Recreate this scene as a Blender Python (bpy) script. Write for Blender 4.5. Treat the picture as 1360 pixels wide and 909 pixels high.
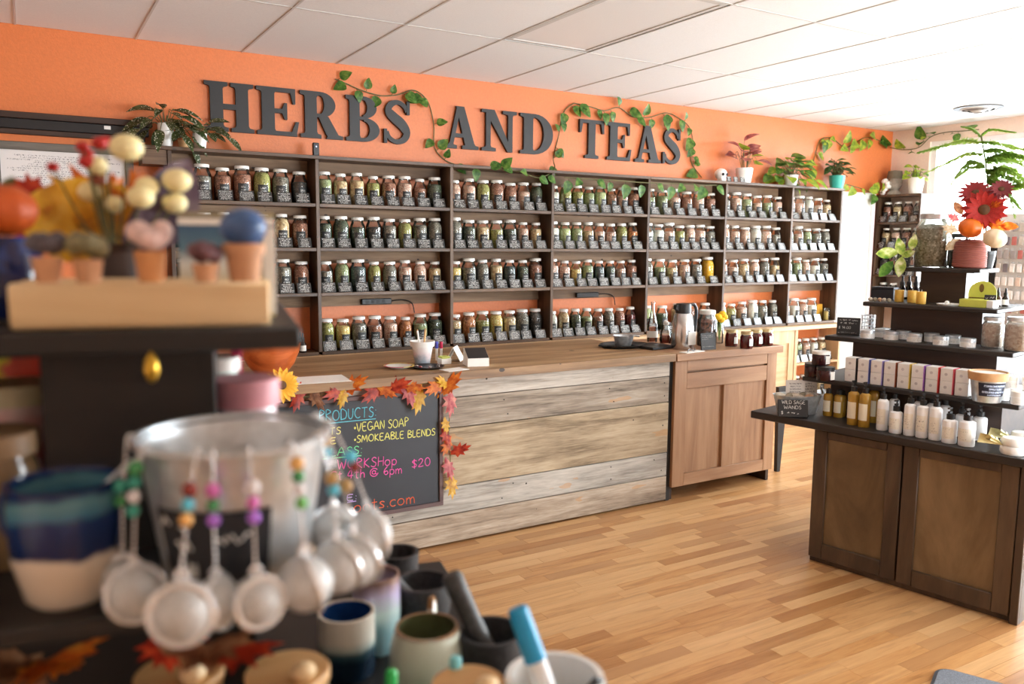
import bpy, bmesh, math, random
from mathutils import Vector, Matrix, Quaternion
R_ = math.radians
for o in list(bpy.data.objects): bpy.data.objects.remove(o, do_unlink=True)
scene = bpy.context.scene
COL = scene.collection
rnd = random.Random(11)

# ------------------------------------------------------------------ camera, world, light, exposure
CAM = Vector((0, 0, 1.62)); YAW, PITCH, ROLL, FPX = 0.53664, 0.11973, 0.00796, 1085.7
IW, IH = 1360.0, 909.0
_f = Vector((math.sin(YAW)*math.cos(PITCH), math.cos(YAW)*math.cos(PITCH), -math.sin(PITCH)))
_r0 = Vector((math.cos(YAW), -math.sin(YAW), 0)); _u0 = _r0.cross(_f)
_r = math.cos(ROLL)*_r0 + math.sin(ROLL)*_u0; _u = -math.sin(ROLL)*_r0 + math.cos(ROLL)*_u0
cd = bpy.data.cameras.new('camera'); cam = bpy.data.objects.new('camera', cd); COL.objects.link(cam)
cam.matrix_world = Matrix(((_r.x,_u.x,-_f.x,CAM.x),(_r.y,_u.y,-_f.y,CAM.y),(_r.z,_u.z,-_f.z,CAM.z),(0,0,0,1)))
cd.sensor_width = 36; cd.lens = FPX/IW*36; cd.clip_start = .05; cd.clip_end = 60
cd.dof.use_dof = True; cd.dof.focus_distance = 4.6; cd.dof.aperture_fstop = 2.9
scene.camera = cam
w = bpy.data.worlds.new('daylight'); scene.world = w; w.use_nodes = True
bg = w.node_tree.nodes['Background']; bg.inputs[0].default_value = (.90, .955, 1.0, 1); bg.inputs[1].default_value = 15.0
vs = scene.view_settings; vs.view_transform = 'Standard'; vs.look = 'None'; vs.gamma = 1; vs.exposure = 0.76; vs.use_curve_mapping = False
# room extents (metres)
X0, X1, Y0, Y1, CH = -2.6, 7.80, -2.6, 5.435, 2.80
RW = dict(y0=-2.2, y1=5.02, z0=.55, z1=2.66)      # shop window in the right wall
FW = dict(x0=3.6, x1=7.2, z0=.45, z1=2.62)       # shop window behind the camera
def portal(name, loc, rot, sx, sy):
    l = bpy.data.lights.new(name, 'AREA'); l.shape = 'RECTANGLE'; l.size = sx; l.size_y = sy; l.energy = 1
    l.cycles.is_portal = True
    o = bpy.data.objects.new(name, l); COL.objects.link(o); o.location = loc; o.rotation_euler = rot
portal('window_daylight', (X1+.1, (RW['y0']+RW['y1'])/2, (RW['z0']+RW['z1'])/2), (0, R_(90), 0), RW['z1']-RW['z0'], RW['y1']-RW['y0'])
portal('storefront_daylight', ((FW['x0']+FW['x1'])/2, Y0-.1, (FW['z0']+FW['z1'])/2), (R_(90), 0, 0), FW['x1']-FW['x0'], FW['z1']-FW['z0'])

# ------------------------------------------------------------------ measuring: where a sight line meets a real surface
def ray(px, py): return _f*FPX + _r*(px-IW/2) - _u*(py-IH/2)
def onz(px, py, z): d = ray(px, py); return CAM + d*((z-CAM.z)/d.z)
def ony(px, py, y): d = ray(px, py); return CAM + d*((y-CAM.y)/d.y)
def onx(px, py, x): d = ray(px, py); return CAM + d*((x-CAM.x)/d.x)
def dep(P): return (Vector(P)-CAM).dot(_f)
def sz(px, P): return px*dep(P)/FPX

# ------------------------------------------------------------------ mesh helpers
class MB:
    def __init__(s): s.v = []; s.f = []
    def add(s, vs, fs):
        n = len(s.v); s.v += [tuple(v) for v in vs]; s.f += [tuple(n+i for i in f) for f in fs]; return s
    def box(s, x0, x1, y0, y1, z0, z1, m=None):
        vs = [Vector((x, y, z)) for z in (z0, z1) for y in (y0, y1) for x in (x0, x1)]
        if m is not None: vs = [m @ v for v in vs]
        return s.add(vs, [(0,2,3,1),(4,5,7,6),(0,1,5,4),(2,6,7,3),(0,4,6,2),(1,3,7,5)])
    def bbox(s, x0, x1, y0, y1, z0, z1, b=.003):      # box with chamfered edges
        vs = []; X = (x0, x1); Y = (y0, y1); Z = (z0, z1)
        bm = bmesh.new()
        q = [bm.verts.new((X[i], Y[j], Z[k])) for k in (0,1) for j in (0,1) for i in (0,1)]
        for f in [(0,2,3,1),(4,5,7,6),(0,1,5,4),(2,6,7,3),(0,4,6,2),(1,3,7,5)]: bm.faces.new([q[i] for i in f])
        bmesh.ops.bevel(bm, geom=bm.edges[:], offset=b, segments=1, affect='EDGES')
        bm.verts.index_update()
        s.add([v.co.copy() for v in bm.verts], [[v.index for v in f.verts] for f in bm.faces]); bm.free(); return s
    def lathe(s, prof, n=20, c=(0,0,0), m=None, sx=1, sy=1):
        vs = []; fs = []; rings = []
        for (r, z) in prof:
            if r < 1e-6: rings.append([len(vs)]); vs.append(Vector((c[0], c[1], c[2]+z)))
            else:
                rings.append(list(range(len(vs), len(vs)+n)))
                for i in range(n):
                    a = 2*math.pi*i/n; vs.append(Vector((c[0]+sx*r*math.cos(a), c[1]+sy*r*math.sin(a), c[2]+z)))
        for a, b in zip(rings, rings[1:]):
            if len(a) == 1 and len(b) == 1: continue
            for i in range(n):
                j = (i+1) % n
                if len(a) == 1: fs.append((a[0], b[j], b[i]))
                elif len(b) == 1: fs.append((a[i], a[j], b[0]))
                else: fs.append((a[i], a[j], b[j], b[i]))
        if m is not None: vs = [m @ v for v in vs]
        return s.add(vs, fs)
    def tube(s, pts, r, n=8, closed=False, rr=None):
        pts = [Vector(p) for p in pts]; k = len(pts); vs = []; fs = []; N = None
        for i, p in enumerate(pts):
            t = (pts[(i+1) % k]-pts[i-1]) if closed else (pts[min(i+1, k-1)]-pts[max(i-1, 0)])
            t.normalize()
            if N is None: N = t.orthogonal().normalized()
            else:
                N = N - t*N.dot(t)
                N = N.normalized() if N.length > 1e-6 else t.orthogonal().normalized()
            B = t.cross(N); q = rr[i] if rr else r
            for j in range(n):
                a = 2*math.pi*j/n; vs.append(p+N*(math.cos(a)*q)+B*(math.sin(a)*q))
        m = k if closed else k-1
        for i in range(m):
            for j in range(n):
                a = i*n+j; b = i*n+(j+1) % n; i2 = (i+1) % k
                fs.append((a, b, i2*n+(j+1) % n, i2*n+j))
        if not closed: fs.append(tuple(range(n))[::-1]); fs.append(tuple(range((k-1)*n, k*n)))
        return s.add(vs, fs)
    def ball(s, c, r, n=12, k=8, sc=(1,1,1), m=None):
        prof = [(math.sin(math.pi*i/k)*r, -math.cos(math.pi*i/k)*r) for i in range(k+1)]
        prof[0] = (0, -r); prof[-1] = (0, r)
        q = MB().lathe(prof, n); vs = [Vector((v[0]*sc[0], v[1]*sc[1], v[2]*sc[2])) for v in q.v]
        if m is not None: vs = [m @ v for v in vs]
        return s.add([v+Vector(c) for v in vs], q.f)
    def prism(s, pts, z0, z1, m=None):
        n = len(pts); vs = [Vector((x, y, z0)) for x, y in pts]+[Vector((x, y, z1)) for x, y in pts]
        if m is not None: vs = [m @ v for v in vs]
        return s.add(vs, [tuple(range(n))[::-1], tuple(range(n, 2*n))]+[(i, (i+1) % n, n+(i+1) % n, n+i) for i in range(n)])
    def mesh(s, name, smooth=False, ang=40, fixn=True):
        me = bpy.data.meshes.new(name); me.from_pydata([tuple(v) for v in s.v], [], s.f)
        if fixn:
            bm = bmesh.new(); bm.from_mesh(me); bmesh.ops.recalc_face_normals(bm, faces=bm.faces[:]); bm.to_mesh(me); bm.free()
        if smooth:
            me.polygons.foreach_set('use_smooth', [True]*len(me.polygons)); me.set_sharp_from_angle(angle=R_(ang))
        me.update(); return me
def obj(name, me, mat, parent=None, loc=(0,0,0), rot=(0,0,0), scale=None, kind=None, label=None):
    if isinstance(me, MB): me = me.mesh(name, smooth=True)
    o = bpy.data.objects.new(name, me); COL.objects.link(o)
    if mat is not None and not me.materials: me.materials.append(mat)
    o.parent = parent; o.location = loc; o.rotation_euler = rot
    if scale is not None: o.scale = scale if hasattr(scale, '__len__') else (scale,)*3
    if kind: o['kind'] = kind
    if label: o['label'] = label
    return o
def obj2(name, me, mat, parent=None, **k):       # shared mesh, own material slot on the object
    o = obj(name, me, mat, parent, **k)
    if o.material_slots and o.material_slots[0].material is not mat:
        o.material_slots[0].link = 'OBJECT'; o.material_slots[0].material = mat
    return o
LABELS = {}
def tag(o, label, cat, group=None):
    o['label'] = label; o['category'] = cat
    if group: o['group'] = group
    n = len(label.split())
    if not 4 <= n <= 16: print('LABELLEN', n, label)
    if label in LABELS and not (group and LABELS[label] == group): print('DUPLABEL', label)
    LABELS[label] = group
    return o
def thing(name, label, cat, loc=(0,0,0), rotz=0, group=None):
    o = bpy.data.objects.new(name, None); COL.objects.link(o); o.empty_display_size = .05
    o.location = loc; o.rotation_euler = (0, 0, rotz)
    return tag(o, label, cat, group)
def struct(name, mb, mat): o = obj(name, mb, mat); o['kind'] = 'structure'; return o
def orient(o, loc, d, up=(0,0,1), s=1.0):         # local +Y along d, local +Z near up
    y = Vector(d).normalized(); z = Vector(up); z = z-y*z.dot(y)
    if z.length < 1e-4: z = y.orthogonal()
    z.normalize(); x = y.cross(z)
    m = Matrix(((x.x,y.x,z.x,0),(x.y,y.y,z.y,0),(x.z,y.z,z.z,0),(0,0,0,1)))
    o.location = loc; o.rotation_mode = 'QUATERNION'; o.rotation_quaternion = m.to_quaternion(); o.scale = (s,)*3 if not hasattr(s, '__len__') else s
def crom(pts, k=6):                                # smooth curve through points
    P = [Vector(p) for p in pts]; out = []
    for i in range(len(P)-1):
        a = P[max(i-1, 0)]; b = P[i]; c = P[i+1]; d = P[min(i+2, len(P)-1)]
        for j in range(k):
            t = j/k; out.append(.5*((2*b)+(c-a)*t+(2*a-5*b+4*c-d)*t*t+(3*b-a-3*c+d)*t**3))
    out.append(P[-1]); return out
ORD = ['zeroth','first','second','third','fourth','fifth','sixth','seventh','eighth','ninth','tenth','eleventh','twelfth']

# ------------------------------------------------------------------ materials (all procedural)
def lin(c): return tuple((x/12.92 if x <= .04045 else ((x+.055)/1.055)**2.4) for x in [v/255 for v in c])
class NT:
    def __init__(s, name):
        s.m = bpy.data.materials.new(name); s.m.use_nodes = True; s.t = s.m.node_tree; s.n = s.t.nodes; s.l = s.t.links
        s.b = s.n['Principled BSDF']; s.out = s.n['Material Output']
    def N(s, t, **k):
        n = s.n.new(t)
        for a, b in k.items(): setattr(n, a, b)
        return n
    def L(s, a, b): s.l.new(a, b)
    def math(s, op, a, b=None, c=None):
        n = s.N('ShaderNodeMath', operation=op)
        for i, x in enumerate((a, b, c)):
            if x is None: continue
            if isinstance(x, (int, float)): n.inputs[i].default_value = x
            else: s.L(x, n.inputs[i])
        return n.outputs[0]
    def coords(s, rand=True, scale=(1,1,1), kind='Object'):
        tc = s.N('ShaderNodeTexCoord'); out = tc.outputs[kind]
        if rand:
            oi = s.N('ShaderNodeObjectInfo'); c = s.N('ShaderNodeCombineXYZ')
            for i, k in enumerate((31.7, 17.3, 23.9)): s.L(s.math('MULTIPLY', oi.outputs['Random'], k), c.inputs[i])
            a = s.N('ShaderNodeVectorMath', operation='ADD'); s.L(out, a.inputs[0]); s.L(c.outputs[0], a.inputs[1]); out = a.outputs[0]
        mp = s.N('ShaderNodeMapping'); mp.inputs['Scale'].default_value = scale; s.L(out, mp.inputs[0]); return mp.outputs[0]
    def noise(s, vec, scale, detail=3, rough=.55, dist=0):
        n = s.N('ShaderNodeTexNoise'); n.inputs['Scale'].default_value = scale; n.inputs['Detail'].default_value = detail
        n.inputs['Roughness'].default_value = rough; n.inputs['Distortion'].default_value = dist; s.L(vec, n.inputs['Vector']); return n.outputs['Fac']
    def ramp(s, fac, stops):
        r = s.N('ShaderNodeValToRGB'); e = r.color_ramp.elements
        while len(e) < len(stops): e.new(.5)
        for q, (p, c) in zip(e, stops): q.position = p; q.color = (*c, 1)
        s.L(fac, r.inputs[0]); return r.outputs[0]
    def mix(s, fac, a, b, mode='MIX'):
        n = s.N('ShaderNodeMix', data_type='RGBA', blend_type=mode)
        for x, i in ((fac, 0), (a, 6), (b, 7)):
            if isinstance(x, (int, float)): n.inputs[i].default_value = x
            elif isinstance(x, tuple): n.inputs[i].default_value = (*x, 1)
            else: s.L(x, n.inputs[i])
        return n.outputs[2]
    def bump(s, h, strength=.3, dist=.01):
        n = s.N('ShaderNodeBump'); n.inputs['Strength'].default_value = strength; n.inputs['Distance'].default_value = dist
        s.L(h, n.inputs['Height']); s.L(n.outputs[0], s.b.inputs['Normal'])
    def set(s, color=None, rough=None, metal=None, spec=None):
        for k, v in (('Base Color', color), ('Roughness', rough), ('Metallic', metal), ('Specular IOR Level', spec)):
            if v is None: continue
            if isinstance(v, (int, float)): s.b.inputs[k].default_value = v
            elif isinstance(v, tuple): s.b.inputs[k].default_value = (*v, 1)
            else: s.L(v, s.b.inputs[k])
        return s.m
_mc = {}
def plain(name, rgb, rough=.5, metal=0, var=.12, scale=30, bump=0, spec=.5):
    if name in _mc: return _mc[name]
    t = NT(name); c = lin(rgb); n = t.noise(t.coords(), scale)
    col = t.ramp(n, [(.3, tuple(x*(1-var) for x in c)), (.7, tuple(min(1, x*(1+var)) for x in c))])
    t.set(col, rough, metal, spec)
    if bump: t.bump(t.noise(t.coords(), scale*2), bump)
    _mc[name] = t.m; return t.m
def wood(name, cols, axis=0, grain=14, stretch=14, rough=.55, knots=0, rand=True, bump=.15, streak=.5, randcol=0):
    """long-grained wood; cols from dark to light"""
    t = NT(name); sc = [grain]*3; sc[axis] = grain/stretch
    v = t.coords(rand, tuple(sc)); a = t.noise(v, 1.0, 6, .62, .6)
    v2 = t.coords(rand, tuple(x*5 for x in sc)); b = t.noise(v2, 1.0, 3, .6)
    f = t.math('ADD', t.math('MULTIPLY', a, 1-streak*.4), t.math('MULTIPLY', b, streak*.4))
    c = [lin(x) for x in cols]; k = len(c)
    col = t.ramp(f, [(.3+.4*i/(k-1), c[i]) for i in range(k)])
    if randcol:
        oi = t.N('ShaderNodeObjectInfo'); h = t.N('ShaderNodeHueSaturation')
        t.L(t.math('ADD', t.math('MULTIPLY', oi.outputs['Random'], randcol), 1-randcol/2), h.inputs['Value']); t.L(col, h.inputs['Color']); col = h.outputs[0]
    if knots:
        vo = t.N('ShaderNodeTexVoronoi'); vo.inputs['Scale'].default_value = knots; t.L(t.coords(rand, (1,1,1.6)), vo.inputs['Vector'])
        kf = t.math('LESS_THAN', vo.outputs['Distance'], .07); col = t.mix(kf, col, lin((60, 44, 32)))
    t.set(col, rough); t.bump(f, bump, .004); return t.m
def glassy(name, tint=(1,1,1), rough=.03, extra=0.0):
    t = NT(name); tr = t.N('ShaderNodeBsdfTransparent'); tr.inputs[0].default_value = (*tint, 1)
    g = t.N('ShaderNodeBsdfGlossy'); g.inputs['Roughness'].default_value = rough
    fr = t.N('ShaderNodeFresnel'); fr.inputs['IOR'].default_value = 1.5
    n = t.noise(t.coords(), 6); k = t.math('ADD', fr.outputs[0], t.math('MULTIPLY', n, extra))
    mx = t.N('ShaderNodeMixShader'); t.L(k, mx.inputs[0]); t.L(tr.outputs[0], mx.inputs[1]); t.L(g.outputs[0], mx.inputs[2])
    t.L(mx.outputs[0], t.out.inputs['Surface']); return t.m
def chalkcard(name, base=(38,38,38), ink=(225,225,220), line=.0105, dens=.47, wx=.042, wz=(.006, .064), rough=.35, spec=.5, axis=(0,2)):
    """black card with rows of small unreadable white handwriting"""
    t = NT(name); tc = t.N('ShaderNodeTexCoord'); sp = t.N('ShaderNodeSeparateXYZ'); t.L(tc.outputs['Object'], sp.inputs[0])
    x = sp.outputs[axis[0]]; z = sp.outputs[axis[1]]; oi = t.N('ShaderNodeObjectInfo')
    row = t.math('FLOOR', t.math('DIVIDE', z, line)); fr = t.math('FRACT', t.math('DIVIDE', z, line))
    band = t.math('MULTIPLY', t.math('GREATER_THAN', fr, .2), t.math('LESS_THAN', fr, .85))
    c = t.N('ShaderNodeCombineXYZ'); t.L(t.math('MULTIPLY', x, 420), c.inputs[0]); t.L(t.math('ADD', t.math('MULTIPLY', row, 7.3), t.math('MULTIPLY', fr, 2.2)), c.inputs[1])
    t.L(t.math('MULTIPLY', oi.outputs['Random'], 50), c.inputs[2]); n = t.noise(c.outputs[0], 1.0, 1)
    c2 = t.N('ShaderNodeCombineXYZ'); t.L(t.math('MULTIPLY', row, 3.1), c2.inputs[0]); t.L(t.math('MULTIPLY', oi.outputs['Random'], 90), c2.inputs[1])
    wn = t.N('ShaderNodeTexWhiteNoise'); wn.noise_dimensions = '2D'; t.L(c2.outputs[0], wn.inputs['Vector'])
    lim = t.math('MULTIPLY', t.math('ADD', t.math('MULTIPLY', wn.outputs['Value'], .5), .5), wx)
    m1 = t.math('LESS_THAN', t.math('ABSOLUTE', x), lim)
    m2 = t.math('MULTIPLY', t.math('GREATER_THAN', z, wz[0]), t.math('LESS_THAN', z, wz[1]))
    f = t.math('MULTIPLY', t.math('MULTIPLY', band, t.math('GREATER_THAN', n, dens)), t.math('MULTIPLY', m1, m2))
    t.set(t.mix(f, lin(base), lin(ink)), rough, 0, spec); return t.m
def bits(name, cols, scale=160, rough=.8):
    """dried herbs, flowers or roots seen as small mixed pieces"""
    t = NT(name); vo = t.N('ShaderNodeTexVoronoi'); vo.inputs['Scale'].default_value = scale; t.L(t.coords(True, (1,1,1)), vo.inputs['Vector'])
    n = t.noise(vo.outputs['Color'], 3.0, 1); c = [lin(x) for x in cols]; k = len(c)
    t.set(t.ramp(n, [(.3+.4*i/max(1, k-1), c[i]) for i in range(k)]), rough); t.bump(vo.outputs['Distance'], .25, .003); return t.m
def blotch(name, stops, scale=8, rough=.25, axis=2, amp=.6, off=0.0, mult=1.0):
    """glaze or print in bands along an axis, with a ragged border"""
    t = NT(name); tc = t.N('ShaderNodeTexCoord'); sp = t.N('ShaderNodeSeparateXYZ'); t.L(tc.outputs['Object'], sp.inputs[0])
    n = t.noise(t.coords(False), scale, 3); f = t.math('ADD', t.math('ADD', t.math('MULTIPLY', sp.outputs[axis], mult), off), t.math('MULTIPLY', t.math('SUBTRACT', n, .5), amp))
    t.set(t.ramp(f, [(p, lin(c)) for p, c in stops]), rough); return t.m

m_wall = plain('orange_wall_paint', (214, 118, 62), .45, var=.05, scale=60, bump=.14, spec=.6)
m_wallw = plain('cream_wall_paint', (238, 214, 196), .75, var=.03, scale=50, bump=.15)
m_white = plain('white_paint', (240, 240, 238), .45, var=.02)
m_tile = plain('ceiling_tile_board', (236, 236, 236), .9, var=.03, scale=120, bump=.2)
m_grid = plain('ceiling_grid_metal', (206, 204, 200), .5, var=.02)
m_dark = wood('dark_stained_wood', [(18,14,12), (36,29,25), (54,45,39)], 0, 10, 12, .5)
m_darkb = wood('dark_brown_wood', [(32,19,13), (56,36,25), (78,53,38)], 0, 10, 12, .5)
m_shelf = wood('shelf_wood', [(48,32,21), (86,62,43), (128,100,75)], 0, 9, 14, .42, knots=5)
m_shelfv = wood('shelf_upright_wood', [(42,28,18), (76,54,37), (114,88,65)], 2, 9, 14, .42, knots=5)
m_rail = wood('back_rail_wood', [(84,62,44), (130,102,76), (170,142,112)], 0, 8, 12, .65, knots=6)
m_black = plain('black_plastic', (26, 26, 28), .4, var=.1)
m_blackm = plain('matte_black', (40, 38, 38), .6, var=.08)
m_chrome = plain('brushed_steel', (205, 205, 205), .22, 1.0, var=.05, scale=40)
m_galv = plain('galvanised_steel', (206, 212, 216), .34, .7, var=.18, scale=45)
m_lid = plain('white_lid', (238, 236, 230), .4, var=.03)
m_glass = glassy('jar_glass', (.965, .985, .97), .04, .02)
m_card = chalkcard('price_card', ink=(212,212,208), dens=.52, rough=.2, spec=1.0)
m_lab = chalkcard('jar_label', ink=(205,205,200), line=.019, dens=.54, wx=.024, wz=(.06, .098), rough=.45)
m_paper = plain('white_paper', (244, 242, 236), .7, var=.02)
m_pot = plain('white_ceramic', (242, 240, 235), .3, var=.03)
m_terra = plain('terracotta', (196, 120, 80), .7, var=.1)
m_kraft = plain('kraft_brown', (205, 160, 112), .7, var=.1)

# ------------------------------------------------------------------ room
FLW = .067
fl = struct('floor', MB().box(X0, X1, Y0, Y1, -.12, -.0085), plain('floor_underlay', (120, 86, 56), .7))
def plankmat(name, island):
    t = NT(name)
    if island: g = t.N('ShaderNodeNewGeometry'); rv = g.outputs['Random Per Island']
    else: rv = t.N('ShaderNodeObjectInfo').outputs['Random']
    tc = t.N('ShaderNodeTexCoord'); a = t.N('ShaderNodeVectorMath', operation='ADD'); c = t.N('ShaderNodeCombineXYZ')
    for i, k in enumerate((37.1, 53.3, 11.0)): t.L(t.math('MULTIPLY', rv, k), c.inputs[i])
    t.L(tc.outputs['Object'], a.inputs[0]); t.L(c.outputs[0], a.inputs[1])
    mp = t.N('ShaderNodeMapping'); mp.inputs['Scale'].default_value = (2.2, 26, 26); t.L(a.outputs[0], mp.inputs[0])
    n = t.noise(mp.outputs[0], 1.0, 5, .6, 1.1)
    mp2 = t.N('ShaderNodeMapping'); mp2.inputs['Scale'].default_value = (14, 190, 190); t.L(a.outputs[0], mp2.inputs[0]); n2 = t.noise(mp2.outputs[0], 1.0, 2)
    col = t.ramp(t.math('ADD', t.math('MULTIPLY', n, .8), t.math('MULTIPLY', n2, .2)), [(.3, lin((142,92,48))), (.48, lin((186,134,82))), (.7, lin((206,158,104)))])
    r2 = t.math('FRACT', t.math('MULTIPLY', rv, 7.77))
    col = t.mix(t.math('MULTIPLY', r2, .6), col, lin((224, 184, 134))); col = t.mix(t.math('MULTIPLY', t.math('GREATER_THAN', rv, .74), .5), col, lin((146, 92, 48)))
    t.set(col, .3, 0, .5); return t.m
m_plank, m_plank_far = plankmat('oak_plank', False), plankmat('oak_plank_distant', True)
cand = []; rr = random.Random(3); yy = Y0; row = 0
while yy < Y1-.01:
    xx = X0-rr.random()*.5
    while xx < X1:
        L = rr.choice((.30, .42, .52, .62, .74)); a, b = max(xx, X0), min(xx+L, X1); xx += L
        if b-a < .03: continue
        cand.append((a, b, yy, min(yy+FLW, Y1)))
    yy += FLW; row += 1
def vis(c):
    P = Vector(((c[0]+c[1])/2, (c[2]+c[3])/2, 0)); d = P-CAM; z = d.dot(_f)
    if z < .3: return 0
    px = IW/2+FPX*d.dot(_r)/z; py = IH/2-FPX*d.dot(_u)/z
    if not (520 < px < 1400 and 560 < py < 940): return 0
    if P.y > 3.85 and P.x < 4.45: return 0
    if P.x > 3.65 and P.y < 2.65: return 0
    if px < 690 and py > 760+(px-520)*.6: return 0
    return (c[1]-c[0])/z/z
cand.sort(key=vis, reverse=True)
far = MB(); g = .0006
for i, (a, b, c, d) in enumerate(cand):
    if i < 300:
        o = obj('plank', MB().box(-(b-a)/2+g, (b-a)/2-g, -(d-c)/2+g, (d-c)/2-g, -.0085, 0).mesh('plank'), m_plank, fl, ((a+b)/2, (c+d)/2, 0))
    else: far.box(a+g, b-g, c+g, d-g, -.0085, 0)
obj('distant_planks', far.mesh('distant_planks', fixn=False), m_plank_far, fl, kind='stuff')

# walls
TH = .18
struct('wall_back', MB().box(X0-TH, X1+TH, Y1, Y1+TH, -.12, CH+.1), m_wall)
struct('wall_left', MB().box(X0-TH, X0, Y0-TH, Y1, -.12, CH+.1), m_wallw)
mb = MB(); mb.box(X1, X1+TH, RW['y1'], Y1, -.12, CH+.1); mb.box(X1, X1+TH, Y0-TH, RW['y0'], -.12, CH+.1)
mb.box(X1, X1+TH, RW['y0'], RW['y1'], -.12, RW['z0']); mb.box(X1, X1+TH, RW['y0'], RW['y1'], RW['z1'], CH+.1); struct('wall_right', mb, m_wallw)
mb = MB(); mb.box(X0, FW['x0'], Y0-TH, Y0, -.12, CH+.1); mb.box(FW['x1'], X1, Y0-TH, Y0, -.12, CH+.1)
mb.box(FW['x0'], FW['x1'], Y0-TH, Y0, -.12, FW['z0']); mb.box(FW['x0'], FW['x1'], Y0-TH, Y0, FW['z1'], CH+.1); struct('wall_front', mb, m_wallw)
m_pane = glassy('window_glass', (.97, .98, .98), .01)
def window(name, ax, p, a0, a1, z0, z1, n):
    root = bpy.data.objects.new(name, None); COL.objects.link(root); root['kind'] = 'structure'
    def B(u0, u1, q0, q1, t=.05):
        return MB().box(p-t/2, p+t/2, u0, u1, q0, q1) if ax == 0 else MB().box(u0, u1, p-t/2, p+t/2, q0, q1)
    for k, (u0, u1, q0, q1) in enumerate(((a0, a1, z0, z0+.06), (a0, a1, z1-.06, z1), (a0, a0+.06, z0+.06, z1-.06), (a1-.06, a1, z0+.06, z1-.06))): obj('window_frame', B(u0, u1, q0, q1), m_white, root)
    st = (a1-a0)/n
    for k in range(1, n): obj('mullion', B(a0+k*st-.025, a0+k*st+.025, z0+.06, z1-.06), m_white, root)
    for k in range(n): obj('pane', B(a0+k*st+(.03 if k else .06), a0+(k+1)*st-(.03 if k < n-1 else .06), z0+.06, z1-.06, .008), m_pane, root)
window('window_1', 0, X1+.05, RW['y0'], RW['y1'], RW['z0'], RW['z1'], 4)
window('window_2', 1, Y0-.06, FW['x0'], FW['x1'], FW['z0'], FW['z1'], 5)
struct('baseboard_back', MB().box(X0, 6.9, Y1-.015, Y1, 0, .1), m_white)
struct('baseboard_right', MB().box(X1-.015, X1, Y0, 4.9, 0, .1), m_white)

# ceiling: slab, exposed grid, one object per tile
ce = struct('ceiling', MB().box(X0-TH, X1+TH, Y0-TH, Y1, CH+.02, CH+.12), m_tile)
TX0 = .026-.61*5; yb = [Y1, Y1-1.153]
while yb[-1] > Y0: yb.append(yb[-1]-1.22)
xs = [TX0+.61*i for i in range(20)]; xs = [x for x in xs if X0 < x < X1]; xs = [X0]+xs+[X1]
gm = MB(); hw = .006
for x in xs[1:-1]: gm.box(x-hw, x+hw, Y0, Y1, CH-.001, CH+.0012)
for y in yb[1:]:
    for a, b in zip(xs, xs[1:]):
        if b-a > .05 and y > Y0: gm.box(a+hw, b-hw, y-hw, y+hw, CH-.001, CH+.0012)
obj('grid_bars', gm, m_grid, ce)
m_diff = plain('light_diffuser', (234, 234, 233), .35, var=.03, scale=160)
for i, (a, b) in enumerate(zip(xs, xs[1:])):
    for j, (c, d) in enumerate(zip(yb[1:], yb)):
        c = max(c, Y0)
        if b-a < .05 or d-c < .05: continue
        light = (j == 1 and abs(a-(.026+.61*4)) < .05)
        if light:
            t = thing('ceiling_light', 'unlit flat recessed ceiling light panel among the white tiles', 'light', ((a+b)/2, (c+d)/2, CH))
            w_, d_ = (b-a)/2-.014, (d-c)/2-.014
            obj('diffuser', MB().box(-w_+.03, w_-.03, -d_+.03, d_-.03, .004, .01), m_diff, t)
            fm = MB(); fm.box(-w_, w_, -d_, -d_+.03, .001, .012); fm.box(-w_, w_, d_-.03, d_, .001, .012); fm.box(-w_, -w_+.03, -d_+.03, d_-.03, .001, .012); fm.box(w_-.03, w_, -d_+.03, d_-.03, .001, .012)
            obj('light_frame', fm, m_grid, t)
        else:
            obj('ceiling_tile', MB().box(-(b-a)/2+.004, (b-a)/2-.004, -(d-c)/2+.004, (d-c)/2-.004, .0015, .015).mesh('ceiling_tile'), m_tile, ce, ((a+b)/2, (c+d)/2, CH))
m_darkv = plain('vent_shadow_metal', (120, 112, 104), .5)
v = thing('ceiling_vent', 'round white ceiling air vent with dark rings near the window', 'vent', (7.05, 4.12, CH))
for k, rk in enumerate((.17, .125, .08, .035)):
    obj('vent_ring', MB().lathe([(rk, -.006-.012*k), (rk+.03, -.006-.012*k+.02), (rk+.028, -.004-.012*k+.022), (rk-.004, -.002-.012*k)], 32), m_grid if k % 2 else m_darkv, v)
obj('vent_throat', MB().lathe([(0, -.004), (.19, -.004), (.19, -.007), (0, -.007)], 32), m_blackm, v)

# white door beside the shelves
dr = bpy.data.objects.new('door_1', None); COL.objects.link(dr); dr['kind'] = 'structure'; dr.location = (0, Y1, 0)
dx0, dx1, dz = 6.93, 7.50, 2.16
obj('door_leaf', MB().bbox(dx0+.05, dx1-.05, -.045, -.005, .01, dz-.06), m_white, dr)
for k, (a, b, c, d) in enumerate(((dx0, dx0+.05, 0, dz), (dx1-.05, dx1, 0, dz), (dx0+.05, dx1-.05, dz-.06, dz))): obj('door_frame', MB().box(a, b, -.06, -.002, c, d), m_white, dr)

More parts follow.
